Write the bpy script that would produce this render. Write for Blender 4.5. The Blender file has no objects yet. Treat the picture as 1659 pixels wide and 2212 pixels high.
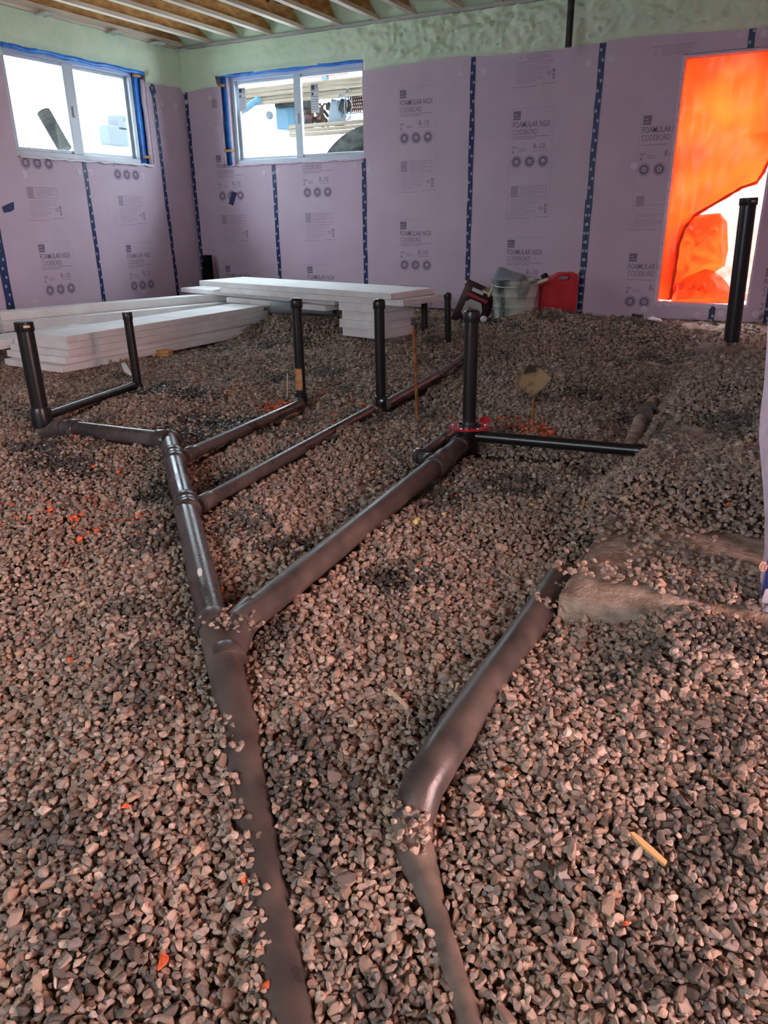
import bpy, bmesh, math, random
import numpy as np
from mathutils import Vector, Matrix, noise

random.seed(7)
rng = np.random.default_rng(11)
SC = bpy.context.scene
COL = SC.collection

# ---------------------------------------------------------------- camera
FPX, CX, CY = 1611.0, 829.5, 1106.0
PITCH, ROLL, YAW = math.radians(21.66), math.radians(-0.737), math.radians(27.5)
def cam_rows():
    c, s = math.cos(PITCH), math.sin(PITCH)
    r = np.array([1, 0, 0.]); f = np.array([0, c, -s]); u = np.array([0, s, c])
    cr, sr = math.cos(ROLL), math.sin(ROLL)
    r2 = cr*r + sr*u; u2 = -sr*r + cr*u
    c, s = math.cos(YAW), math.sin(YAW)
    Rz = np.array([[c, -s, 0], [s, c, 0], [0, 0, 1]])
    return np.array([Rz@r2, Rz@u2, Rz@f])
CM = cam_rows()
cam_data = bpy.data.cameras.new('camera')
cam = bpy.data.objects.new('camera', cam_data); COL.objects.link(cam)
cam_data.sensor_fit = 'VERTICAL'; cam_data.sensor_height = 36.0
cam_data.lens = 36.0*FPX/2212.0
cam_data.clip_start = 0.05; cam_data.clip_end = 200
cam.matrix_world = Matrix(((CM[0][0], CM[1][0], -CM[2][0], 0), (CM[0][1], CM[1][1], -CM[2][1], 0),
                           (CM[0][2], CM[1][2], -CM[2][2], 0), (0, 0, 0, 1)))
SC.camera = cam
def ray(x, y): return CM.T @ np.array([(x-CX)/FPX, -(y-CY)/FPX, 1.])
def PZ(x, y, z): d = ray(x, y); return d*(z/d[2])      # world point of a measured spot, by its known height
def PY(x, y, Y): d = ray(x, y); return d*(Y/d[1])      # ... by its known distance along the room
def PX(x, y, X): d = ray(x, y); return d*(X/d[0])

# ---------------------------------------------------------------- world, lights, exposure
world = bpy.data.worlds.new('overcast_sky'); SC.world = world; world.use_nodes = True
bg = world.node_tree.nodes['Background']
bg.inputs['Color'].default_value = (0.78, 0.89, 1.0, 1)
# overcast sky: three times as bright overhead as at the horizon
_nt = world.node_tree
_tc = _nt.nodes.new('ShaderNodeTexCoord'); _sx = _nt.nodes.new('ShaderNodeSeparateXYZ'); _nt.links.new(_tc.outputs['Generated'], _sx.inputs[0])
_mx = _nt.nodes.new('ShaderNodeMath'); _mx.operation = 'MAXIMUM'; _mx.inputs[1].default_value = 0; _nt.links.new(_sx.outputs['Z'], _mx.inputs[0])
_ma = _nt.nodes.new('ShaderNodeMath'); _ma.operation = 'MULTIPLY_ADD'; _ma.inputs[1].default_value = 24.0; _ma.inputs[2].default_value = 12.0
_nt.links.new(_mx.outputs[0], _ma.inputs[0]); _nt.links.new(_ma.outputs[0], bg.inputs['Strength'])
SC.view_settings.view_transform = 'Standard'; SC.view_settings.look = 'None'
SC.view_settings.gamma = 1.0; SC.view_settings.use_curve_mapping = False
SC.view_settings.exposure = 0.0
SC.cycles.use_denoising = True
SC.cycles.max_bounces = 8; SC.cycles.diffuse_bounces = 5; SC.cycles.sample_clamp_indirect = 8
SC.cycles.caustics_reflective = False; SC.cycles.caustics_refractive = False

def area(name, loc, target, sx, sy, power, color, portal=False):
    l = bpy.data.lights.new(name, 'AREA'); l.shape = 'RECTANGLE'; l.size = sx; l.size_y = sy
    l.energy = power; l.color = color
    if portal: l.cycles.is_portal = True
    o = bpy.data.objects.new(name, l); COL.objects.link(o); o.location = loc
    d = Vector(target)-Vector(loc)
    o.rotation_euler = d.to_track_quat('-Z', 'Y').to_euler()
    return o
# portals only guide the sampling of the sky through the openings
area('window_portal_back', (-5.1, 8.12, 1.02), (-5.1, 0, 1.02), 1.80, 0.95, 1, (1, 1, 1), True)
area('window_portal_left', (-6.98, 6.26, 1.02), (0, 6.26, 1.02), 1.84, 0.97, 1, (1, 1, 1), True)
area('door_portal', (-.68, 8.2, .22), (-.68, 0, .22), 0.84, 2.1, 1, (1, 1, 1), True)
# daylight through the orange tarp over the doorway round the corner, plus an added fill lamp behind the camera
area('tarp_doorway_light', (3.35, .7, .15), (-2.5, 1.9, -1.0), 1.9, 1.9, 200, (1.0, .19, .045))
area('near_fill_light', (-2.2, -2.9, 1.0), (-2.0, 4, -.9), 3.0, 1.0, 3, (1.0, .72, .52))

# ---------------------------------------------------------------- materials
def mat(name, col, rough=0.7, spec=0.5, metal=0.0, **kw):
    m = bpy.data.materials.new(name); m.use_nodes = True
    b = m.node_tree.nodes['Principled BSDF']
    b.inputs['Base Color'].default_value = (*col, 1); b.inputs['Roughness'].default_value = rough
    b.inputs['Specular IOR Level'].default_value = spec; b.inputs['Metallic'].default_value = metal
    m['b'] = 1
    return m
def nd(m, t, **kw):
    n = m.node_tree.nodes.new(t)
    for k, v in kw.items(): setattr(n, k, v)
    return n
def bsdf(m): return m.node_tree.nodes['Principled BSDF']
def lk(m, a, b): m.node_tree.links.new(a, b)
def coords(m, scale=(1, 1, 1), kind='Object'):
    t = nd(m, 'ShaderNodeTexCoord'); p = nd(m, 'ShaderNodeMapping'); p.inputs['Scale'].default_value = scale
    lk(m, t.outputs[kind], p.inputs['Vector']); return p.outputs['Vector']
def noisy(m, c1, c2, scale=8, detail=6, lo=.35, hi=.65, stretch=(1, 1, 1), bump=0, bscale=None, rough=None, kind='Object'):
    v = coords(m, stretch, kind)
    n = nd(m, 'ShaderNodeTexNoise'); n.inputs['Scale'].default_value = scale; n.inputs['Detail'].default_value = detail
    lk(m, v, n.inputs['Vector'])
    r = nd(m, 'ShaderNodeValToRGB'); r.color_ramp.elements[0].position = lo; r.color_ramp.elements[1].position = hi
    r.color_ramp.elements[0].color = (*c1, 1); r.color_ramp.elements[1].color = (*c2, 1)
    lk(m, n.outputs['Fac'], r.inputs['Fac']); lk(m, r.outputs['Color'], bsdf(m).inputs['Base Color'])
    if bump:
        n2 = nd(m, 'ShaderNodeTexNoise'); n2.inputs['Scale'].default_value = bscale or scale*3; n2.inputs['Detail'].default_value = 5
        lk(m, v, n2.inputs['Vector'])
        b = nd(m, 'ShaderNodeBump'); b.inputs['Strength'].default_value = bump; b.inputs['Distance'].default_value = .01
        lk(m, n2.outputs['Fac'], b.inputs['Height']); lk(m, b.outputs['Normal'], bsdf(m).inputs['Normal'])
    if rough:
        mr = nd(m, 'ShaderNodeMapRange'); mr.inputs['To Min'].default_value = rough[0]; mr.inputs['To Max'].default_value = rough[1]
        lk(m, n.outputs['Fac'], mr.inputs['Value']); lk(m, mr.outputs['Result'], bsdf(m).inputs['Roughness'])
    return m

M_PINK = noisy(mat('pink_foam_face', (.6, .45, .58), .6, .3), (.55, .425, .52), (.61, .475, .575), 3, 3, .3, .7, bump=.08, bscale=60)
M_PINKEDGE = noisy(mat('pink_foam_cut_edge', (.75, .6, .7), .8, .2), (.66, .53, .64), (.78, .66, .76), 30, 4, bump=.3)
M_INK = mat('grey_print_ink', (.22, .17, .24), .7, .2)
M_INK2 = mat('pale_print_ink', (.40, .31, .40), .7, .2)
M_TAPE = noisy(mat('navy_tape', (.012, .03, .11), .42, .4), (.008, .018, .07), (.016, .04, .15), 14, 3, bump=.25, bscale=18)
M_DOT = mat('tape_white_print', (.5, .5, .56), .5)
M_WASH = mat('washer_plastic', (.66, .57, .64), .4, .5)
M_SPRAY = noisy(mat('green_spray_foam', (.42, .58, .36), .65, .3), (.60, .76, .54), (.74, .86, .64), 2.5, 4, bump=.25, bscale=40)
M_CONC = noisy(mat('grey_concrete', (.3, .28, .26), .9, .2), (.24, .22, .2), (.36, .33, .3), 4, 8, bump=.5, bscale=40)
M_FOOT = noisy(mat('dusty_footing_concrete', (.36, .3, .26), .9, .15), (.20, .145, .105), (.44, .35, .28), 16, 12, .36, .64, bump=1.0, bscale=70)
M_DIRT = noisy(mat('dark_dirt', (.06, .05, .04), .95, .1), (.06, .045, .033), (.15, .11, .08), 12, 8, bump=.8)
M_OSB = noisy(mat('osb_web', (.45, .24, .09), .75, .2), (.36, .17, .06), (.62, .34, .13), 22, 6, .35, .65, stretch=(1, .35, 1), bump=.15)
M_LUM = noisy(mat('pale_lumber', (.72, .62, .48), .7, .3), (.62, .52, .40), (.80, .71, .58), 5, 5, stretch=(8, .4, 8))
M_PLATE = noisy(mat('grey_plate_lumber', (.45, .42, .40), .8, .2), (.36, .34, .33), (.52, .49, .47), 5, 5, stretch=(1, 1, 6))
M_DECK = noisy(mat('foamed_deck', (.22, .25, .12), .85, .2), (.13, .15, .07), (.26, .29, .14), 9, 6, bump=.6)
M_GALV = mat('galvanised_metal', (.8, .82, .83), .35, .5, .5)
M_VINYL = noisy(mat('white_vinyl', (.62, .68, .74), .35, .5), (.50, .56, .63), (.60, .66, .73), 3, 2)
M_BLUE = noisy(mat('blue_flashing', (.02, .17, .62), .35, .5), (.015, .12, .5), (.03, .26, .8), 8, 3, bump=.4, bscale=12)
M_WOODY = noisy(mat('orange_shim_wood', (.62, .30, .10), .7, .2), (.42, .2, .07), (.7, .4, .16), 12, 4, stretch=(1, 1, 5))
M_WHITE = noisy(mat('white_foam_sheet', (.78, .76, .74), .7, .25), (.78, .76, .74), (.88, .87, .86), 6, 4, bump=.12, bscale=120)
M_ABS = mat('black_abs_plastic', (.012, .012, .013), .32, .5)
def dusty(name, amt_lo, amt_hi, dust=(.20, .15, .12), rough=(.25, .7), sc=16):
    m = mat(name, (.02, .02, .02), .3, .5)
    noisy(m, (.026, .025, .025), dust, sc, 12, amt_lo, amt_hi, rough=None, bump=.08, bscale=140)
    n = [x for x in m.node_tree.nodes if x.type == 'TEX_NOISE'][0]
    mr = nd(m, 'ShaderNodeMapRange'); mr.inputs['From Min'].default_value = amt_lo; mr.inputs['From Max'].default_value = amt_hi
    mr.inputs['To Min'].default_value = rough[0]; mr.inputs['To Max'].default_value = rough[1]
    lk(m, n.outputs['Fac'], mr.inputs['Value']); lk(m, mr.outputs['Result'], bsdf(m).inputs['Roughness'])
    return m
M_ABSD = dusty('dusty_abs', .36, .80, (.12, .10, .09), (.20, .42), 7)
M_ABSDD = dusty('very_dusty_abs', .25, .78, (.13, .10, .082), (.24, .5), 11)
M_ABSB = dusty('buried_abs', .2, .7, (.20, .15, .115), (.4, .7), 18)
M_ABSC = mat('clean_grey_glint_abs', (.045, .045, .05), .18, .7)
M_RED = noisy(mat('glossy_red_flange', (.5, .02, .03), .15, .7), (.40, .012, .02), (.62, .04, .05), 12, 3)
M_CAN = noisy(mat('red_fuel_can', (.65, .02, .03), .4, .5), (.55, .015, .02), (.70, .03, .04), 9, 3, bump=.1)
M_BUCKET = noisy(mat('dirty_bucket', (.5, .5, .44), .5, .4), (.05, .055, .05), (.50, .50, .42), 4.5, 7, .40, .56, stretch=(1, 1, .6))
M_RUST = noisy(mat('rusty_rebar', (.30, .10, .04), .8, .3), (.20, .06, .025), (.42, .16, .06), 40, 4, bump=.5, bscale=120)
M_PLY = noisy(mat('muddy_plywood', (.30, .19, .10), .8, .2), (.05, .035, .025), (.36, .24, .13), 9, 4, .40, .50)
M_GREY = mat('grey_pvc', (.24, .28, .31), .4, .5)
M_DARK = mat('dark_print', (.02, .02, .022), .6)
M_BAG = noisy(mat('dark_paper_bag', (.04, .03, .035), .7, .2), (.03, .02, .025), (.09, .05, .05), 5, 4, bump=.3)
M_BAGRED = mat('bag_red_print', (.5, .03, .04), .6)
M_PAPER = mat('bag_white_print', (.7, .7, .68), .6)
M_YELLOW = mat('yellow_foam_scrap', (.75, .60, .22), .8, .2)
M_ORANGEP = mat('orange_marking_paint', (.85, .16, .04), .7, .2)
M_WPAINT = mat('white_paint_dab', (.85, .85, .88), .5)
M_SLIV = mat('wood_sliver', (.62, .38, .16), .8, .2)
M_SLIVP = mat('pale_wood_sliver', (.60, .48, .32), .8, .2)
M_CLEAR = mat('clear_plastic', (.75, .75, .78), .08, .8)
M_SNOW = noisy(mat('snow_ground', (.8, .82, .84), .8, .2), (.72, .75, .78), (.86, .88, .9), 2, 4)
M_BLOCK = noisy(mat('pink_beige_block', (.40, .27, .22), .9, .1), (.32, .22, .18), (.46, .34, .28), 14, 8)
M_EXWOOD = noisy(mat('weathered_wood', (.05, .04, .03), .8, .0), (.040, .031, .022), (.066, .053, .040), 4, 6, stretch=(.6, 3, 8))
M_EXDARK = noisy(mat('black_rubber_outside', (.02, .02, .02), .8, .0), (.005, .005, .005), (.014, .014, .012), 9, 6)
M_EXBLUE = mat('blue_plastic_outside', (.02, .04, .055), .7, .03)
M_EXGREY = mat('grey_paint_outside', (.04, .046, .052), .7, .03)
M_EXRED = mat('red_plastic_outside', (.09, .015, .015), .7, .03)
M_EXRUST = noisy(mat('rusty_scrap_outside', (.06, .03, .02), .8, .0), (.006, .005, .006), (.04, .017, .009), 12, 5)
M_EXCORR = noisy(mat('grey_corrugated_outside', (.05, .05, .045), .8, .0), (.012, .012, .012), (.032, .028, .022), 5, 3)

def glass_mat(name, tint, haze):
    m = bpy.data.materials.new(name); m.use_nodes = True; nt = m.node_tree; nt.nodes.clear()
    out = nt.nodes.new('ShaderNodeOutputMaterial'); tr = nt.nodes.new('ShaderNodeBsdfTransparent'); gl = nt.nodes.new('ShaderNodeBsdfGlossy')
    df = nt.nodes.new('ShaderNodeBsdfTranslucent'); m1 = nt.nodes.new('ShaderNodeMixShader'); m2 = nt.nodes.new('ShaderNodeMixShader')
    lw = nt.nodes.new('ShaderNodeLayerWeight'); lw.inputs['Blend'].default_value = .12
    tr.inputs['Color'].default_value = (*tint, 1); gl.inputs['Roughness'].default_value = .02
    df.inputs['Color'].default_value = (.8, .82, .85, 1)
    n = nt.nodes.new('ShaderNodeTexNoise'); n.inputs['Scale'].default_value = 3; n.inputs['Detail'].default_value = 6
    mr = nt.nodes.new('ShaderNodeMapRange'); mr.inputs['From Min'].default_value = .4; mr.inputs['From Max'].default_value = .75
    mr.inputs['To Min'].default_value = haze*.3; mr.inputs['To Max'].default_value = haze
    nt.links.new(n.outputs['Fac'], mr.inputs['Value']); nt.links.new(mr.outputs['Result'], m1.inputs['Fac'])
    nt.links.new(tr.outputs[0], m1.inputs[1]); nt.links.new(df.outputs[0], m1.inputs[2])
    nt.links.new(lw.outputs['Fresnel'], m2.inputs['Fac']); nt.links.new(m1.outputs[0], m2.inputs[1]); nt.links.new(gl.outputs[0], m2.inputs[2])
    nt.links.new(m2.outputs[0], out.inputs['Surface']); return m
M_GLASS = glass_mat('dusty_window_glass', (.93, .96, .96), .004)

def tarp_mat():
    m = bpy.data.materials.new('translucent_orange_tarp'); m.use_nodes = True; nt = m.node_tree; nt.nodes.clear()
    out = nt.nodes.new('ShaderNodeOutputMaterial'); tl = nt.nodes.new('ShaderNodeBsdfTranslucent'); p = nt.nodes.new('ShaderNodeBsdfPrincipled')
    mx = nt.nodes.new('ShaderNodeMixShader'); mx.inputs['Fac'].default_value = .38
    n = nt.nodes.new('ShaderNodeTexNoise'); n.inputs['Scale'].default_value = 2.2; n.inputs['Detail'].default_value = 5
    tc = nt.nodes.new('ShaderNodeTexCoord'); nt.links.new(tc.outputs['Object'], n.inputs['Vector'])
    r = nt.nodes.new('ShaderNodeValToRGB'); r.color_ramp.elements[0].position = .35; r.color_ramp.elements[1].position = .7
    r.color_ramp.elements[0].color = (.70, .042, .006, 1); r.color_ramp.elements[1].color = (.86, .13, .014, 1)
    nt.links.new(n.outputs['Fac'], r.inputs['Fac']); nt.links.new(r.outputs['Color'], tl.inputs['Color'])
    p.inputs['Base Color'].default_value = (.80, .10, .02, 1); p.inputs['Roughness'].default_value = .3
    nt.links.new(p.outputs[0], mx.inputs[1]); nt.links.new(tl.outputs[0], mx.inputs[2]); nt.links.new(mx.outputs[0], out.inputs['Surface'])
    return m
M_TARP = tarp_mat()

def stone_mat(name, by_object):
    m = mat(name, (.3, .27, .24), .85, .35)
    b = bsdf(m)
    v = coords(m, (1, 1, 1))
    n = nd(m, 'ShaderNodeTexNoise'); n.inputs['Scale'].default_value = 90; n.inputs['Detail'].default_value = 5
    lk(m, v, n.inputs['Vector'])
    mul = nd(m, 'ShaderNodeMix', data_type='RGBA', blend_type='MULTIPLY'); mul.inputs['Factor'].default_value = 1
    rr = nd(m, 'ShaderNodeMapRange'); rr.inputs['From Min'].default_value = .3; rr.inputs['From Max'].default_value = .7
    rr.inputs['To Min'].default_value = .72; rr.inputs['To Max'].default_value = 1.22
    lk(m, n.outputs['Fac'], rr.inputs['Value'])
    if by_object:
        oi = nd(m, 'ShaderNodeObjectInfo'); lk(m, oi.outputs['Color'], mul.inputs[6])
        wetout = oi.outputs['Alpha']
    else:
        a = nd(m, 'ShaderNodeAttribute', attribute_name='Col'); lk(m, a.outputs['Color'], mul.inputs[6]); wetout = a.outputs['Alpha']
    lk(m, rr.outputs['Result'], mul.inputs[7]); lk(m, mul.outputs[2], b.inputs['Base Color'])
    lk(m, wetout, b.inputs['Roughness'])
    bm_ = nd(m, 'ShaderNodeBump'); bm_.inputs['Strength'].default_value = .5; bm_.inputs['Distance'].default_value = .003
    n2 = nd(m, 'ShaderNodeTexNoise'); n2.inputs['Scale'].default_value = 260; lk(m, v, n2.inputs['Vector'])
    lk(m, n2.outputs['Fac'], bm_.inputs['Height']); lk(m, bm_.outputs['Normal'], b.inputs['Normal'])
    return m
M_STONE = stone_mat('crushed_stone', False)
M_STONE1 = stone_mat('crushed_stone_single', True)

# ---------------------------------------------------------------- mesh helpers
class MB:
    def __init__(s): s.v = []; s.f = []
    def add(s, vs, fs):
        o = len(s.v); s.v += [tuple(map(float, p)) for p in vs]; s.f += [tuple(i+o for i in f) for f in fs]; return s
    def box(s, lo, hi):
        (a, b, c), (d, e, f) = lo, hi
        return s.add([(a, b, c), (d, b, c), (d, e, c), (a, e, c), (a, b, f), (d, b, f), (d, e, f), (a, e, f)],
                     [(0, 3, 2, 1), (4, 5, 6, 7), (0, 1, 5, 4), (1, 2, 6, 5), (2, 3, 7, 6), (3, 0, 4, 7)])
    def hexa(s, bot, top):   # 4 bottom + 4 top points
        return s.add(list(bot)+list(top), [(0, 3, 2, 1), (4, 5, 6, 7), (0, 1, 5, 4), (1, 2, 6, 5), (2, 3, 7, 6), (3, 0, 4, 7)])
    def obox(s, c, size, R):
        hx, hy, hz = [k/2 for k in size]
        pts = [(x, y, z) for z in (-hz, hz) for x, y in ((-hx, -hy), (hx, -hy), (hx, hy), (-hx, hy))]
        return s.add([Vector(c)+R@Vector(p) for p in pts], [(0, 3, 2, 1), (4, 5, 6, 7), (0, 1, 5, 4), (1, 2, 6, 5), (2, 3, 7, 6), (3, 0, 4, 7)])
    def rod(s, a, b, prof, n=28, cap=True):   # prof: [(distance along, radius)]
        a = Vector(a); b = Vector(b); d = (b-a).normalized()
        u = d.orthogonal().normalized(); w = d.cross(u); L = (b-a).length
        vs = []; fs = []
        for t, r in prof:
            t = t*L if isinstance(t, float) and False else t
            for k in range(n):
                g = 2*math.pi*k/n; vs.append(a+d*t+(u*math.cos(g)+w*math.sin(g))*r)
        for i in range(len(prof)-1):
            for k in range(n):
                fs.append((i*n+k, i*n+(k+1) % n, (i+1)*n+(k+1) % n, (i+1)*n+k))
        if cap: fs += [tuple(range(n))[::-1], tuple(range((len(prof)-1)*n, len(prof)*n))]
        return s.add(vs, fs)
    def pipe(s, a, b, r, n=28): return s.rod(a, b, [(0, r), ((Vector(b)-Vector(a)).length, r)], n)
    def tube(s, pts, r, n=20, cap=True):
        pts = [Vector(p) for p in pts]; R = r if isinstance(r, (list, tuple)) else [r]*len(pts)
        vs = []; fs = []; u = None
        for i, p in enumerate(pts):
            d = (pts[min(i+1, len(pts)-1)]-pts[max(i-1, 0)]).normalized()
            u = d.orthogonal().normalized() if u is None else (u-d*u.dot(d)).normalized()
            w = d.cross(u)
            for k in range(n):
                g = 2*math.pi*k/n; vs.append(p+(u*math.cos(g)+w*math.sin(g))*R[i])
        for i in range(len(pts)-1):
            for k in range(n): fs.append((i*n+k, i*n+(k+1) % n, (i+1)*n+(k+1) % n, (i+1)*n+k))
        if cap: fs += [tuple(range(n))[::-1], tuple(range((len(pts)-1)*n, len(pts)*n))]
        return s.add(vs, fs)
    def mesh(s, name, m, smooth=None):
        me = bpy.data.meshes.new(name); me.from_pydata(s.v, [], s.f); me.materials.append(m)
        bm = bmesh.new(); bm.from_mesh(me); bmesh.ops.recalc_face_normals(bm, faces=bm.faces); bm.to_mesh(me); bm.free()
        if smooth is not None:
            me.shade_smooth(); me.set_sharp_from_angle(angle=math.radians(smooth))
        return me
    def build(s, name, m, parent=None, smooth=None, origin=None, bevel=0):
        if origin is None:
            a = np.array(s.v); origin = (a.min(0)+a.max(0))/2; origin[2] = a[:, 2].min()
        po = Vector((0, 0, 0))
        q = parent
        while q is not None: po += q.location; q = q.parent
        o3 = Vector(origin)
        s.v = [tuple(Vector(p)-o3) for p in s.v]
        o = bpy.data.objects.new(name, s.mesh(name, m, smooth)); COL.objects.link(o)
        o.location = o3-po; o.parent = parent
        if bevel:
            bv = o.modifiers.new('bevel', 'BEVEL'); bv.width = bevel; bv.segments = 2; bv.limit_method = 'ANGLE'
        return o
def tag(o, label=None, cat=None, group=None, kind=None):
    if label: o['label'] = label
    if cat: o['category'] = cat
    if group: o['group'] = group
    if kind: o['kind'] = kind
    return o
def empty(name, loc, label=None, cat=None, group=None, kind=None):
    o = bpy.data.objects.new(name, None); COL.objects.link(o); o.location = loc; o.empty_display_size = .1
    return tag(o, label, cat, group, kind)
def smooth01(t): t = min(max(t, 0), 1); return t*t*(3-2*t)

# ---------------------------------------------------------------- room dimensions (metres, camera at the origin)
D, W = 7.78, -6.64           # inner foam faces of back wall and left wall
ZF = -.95                    # foot of the foam / top of footing
ZC = 1.80                    # underside of joists
BW = (-6.11, -4.21, .57, 1.50)        # back window opening x0 x1 z0 z1
LW = (5.35, 7.17, .57, 1.50)         # left window opening y0 y1 z0 z1
DR = (-1.09, -.27, -.81, 1.255)      # door opening
NY, RX = -3.0, 3.5           # near wall, outer right wall
seams_b = [-6.64, -5.42, -4.243, -3.013, -1.79, -.565, .12]
seams_l = [-3.0, -1.1, .12, 1.33, 2.55, 3.76, 4.97, 6.14, 7.30, 7.78]

# ---------------------------------------------------------------- ground height
def G(x, y):
    x = np.asarray(x, float); y = np.asarray(y, float)
    ss = lambda t: np.clip(t, 0, 1)**2*(3-2*np.clip(t, 0, 1))
    z = -1.072 - .16*ss((1.5-y)/.95)
    z = z + .05*ss((y-5)/2.2)
    z = z + .15*np.exp(-((x+1.75)/.85)**2-((y-7.05)/.5)**2)
    z = z + .05*np.exp(-((x+1.1)/.5)**2-((y-7.3)/.35)**2)
    z = z + .13*np.exp(-((x+4.1)/1.1)**2-((y-6.2)/.4)**2)
    z = z + .125*ss((x+.28)/.2)*np.exp(-((y-1.82)/.15)**2)
    z = z + .07*np.exp(-((x+4.2)/.6)**2-((y-6.6)/.25)**2)
    z = z + .05*np.exp(-((x+2.2)/.5)**2-((y-7.5)/.3)**2)
    z = z + .03*np.exp(-((x+3.2)/.7)**2-((y-4.9)/.4)**2)
    z = z - .05*np.exp(-((x+3.15)/.25)**2-((y-7.3)/.3)**2)
    z = z - .05*np.exp(-((x+.8)/.22)**2-((y-6.3)/.6)**2)
    z = z - .05*np.exp(-((x+.62)/.12)**2)*ss((y-3.3)/.8)
    # berm thrown over the footing along the right wall
    berm = ss((x+.58)/.22)*ss((y-2.12-.3*np.clip(-x, 0, 1))/.55)*(1-ss((y-5.55)/.4))
    z = z + berm*(.175+.05*ss((x+.25)/.35)+.03*np.sin(y*3.1))
    # scraps of gravel on the bare end of the footing stay low
    z = z + .012*np.sin(x*5.1+y*1.7)+.012*np.sin(y*4.3-x*2.9+1)+.008*np.sin(x*11+y*9)
    return z
FOOT_Z = -.955
def foot_mask(x, y):
    return ((x > -.45-.012*np.sin(y*7)) & (y > 1.93-.0*x) & (y < D)) | ((y > 7.45) & (y < D))

# ================================================================ SETTING
# floor base under the stones
floor = None
def build_floor():
    global floor
    xs = np.arange(-6.9, 3.6, .06); ys = np.arange(-3.0, 8.1, .06)
    X, Y = np.meshgrid(xs, ys); Z = G(X, Y)-.022
    nx, ny = len(xs), len(ys)
    v = np.stack([X, Y, Z], -1).reshape(-1, 3)
    idx = np.arange(nx*ny).reshape(ny, nx)
    f = np.stack([idx[:-1, :-1], idx[:-1, 1:], idx[1:, 1:], idx[1:, :-1]], -1).reshape(-1, 4)
    me = bpy.data.meshes.new('floor'); me.from_pydata(v.tolist(), [], f.tolist()); me.materials.append(M_DIRT); me.shade_smooth()
    floor = bpy.data.objects.new('floor', me); COL.objects.link(floor); tag(floor, kind='structure')
build_floor()

def wall_with_hole(axis, name, a0, a1, z0, z1, holes, p0, p1, m):
    """slab with rectangular holes; axis 'y' = wall across y (runs along x)"""
    mb = MB()
    cuts = sorted(set([a0, a1]+[h[0] for h in holes]+[h[1] for h in holes]))
    for c0, c1 in zip(cuts[:-1], cuts[1:]):
        h = [q for q in holes if q[0] <= c0+1e-6 and q[1] >= c1-1e-6]
        spans = [(z0, z1)] if not h else [(z0, h[0][2]), (h[0][3], z1)]
        for s0, s1 in spans:
            if axis == 'y': mb.box((c0, p0, s0), (c1, p1, s1))
            else: mb.box((p0, c0, s0), (p1, c1, s1))
    return mb
wall_back = wall_with_hole('y', '', -6.95, RX+.3, -1.4, 1.79, [BW, DR], D+.05, D+.32, M_CONC).build('wall_back', M_CONC); tag(wall_back, kind='structure')
wall_left = wall_with_hole('x', '', NY-.3, D+.05, -1.4, 1.79, [LW], W-.32, W-.05, M_CONC).build('wall_left', M_CONC); tag(wall_left, kind='structure')
wall_near = wall_with_hole('y', '', -6.95, RX+.3, -1.4, 1.79, [(-3.8, -.6, .4, 1.5)], NY-.3, NY, M_CONC).build('wall_near', M_CONC); tag(wall_near, kind='structure')  # opening behind the camera added for the fill lamp
wall_int = MB().box((.14, 2.25, -1.3), (.34, D+.05, 1.79)).build('wall_interior', M_PINK); tag(wall_int, kind='structure')
wall_right = MB().box((RX, NY, -1.4), (RX+.25, -.35, 1.79)).box((RX, 1.7, -1.4), (RX+.25, D, 1.79)).box((RX, -.35, 1.2), (RX+.25, 1.7, 1.79)).build('wall_right', M_PINK); tag(wall_right, kind='structure')

# foam boards as single panels
def cut_panel(mb, axis, a0, a1, z0, z1, hole, face, th):
    a0 += .003; a1 -= .003
    rects = []
    if hole and hole[0] < a1 and hole[1] > a0:
        h0, h1, g0, g1 = hole; h0 = max(h0, a0); h1 = min(h1, a1)
        if h0 > a0+.004: rects.append((a0, h0, z0, z1))
        if h1 < a1-.004: rects.append((h1, a1, z0, z1))
        rects += [(h0, h1, z0, g0), (h0, h1, g1, z1)]
    else: rects = [(a0, a1, z0, z1)]
    for r in rects:
        if axis == 'y': mb.box((r[0], face, r[2]), (r[1], face+th, r[3]))
        else: mb.box((face-th, r[0], r[2]), (face, r[1], r[3]))
boards_b, boards_l = [], []
for i in range(len(seams_b)-1):
    mb = MB(); a0, a1 = seams_b[i], seams_b[i+1]
    hole = BW if i < 2 else DR
    # the window spans two boards, the door spans two
    cut_panel(mb, 'y', a0, a1, ZF, 1.76, hole, D, .05)
    boards_b.append(mb.build('foam_board', M_PINK, wall_back))
for i in range(len(seams_l)-1):
    mb = MB(); cut_panel(mb, 'x', seams_l[i], seams_l[i+1], ZF, 1.76, LW, W, .05)
    boards_l.append(mb.build('foam_board', M_PINK, wall_left))

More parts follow.
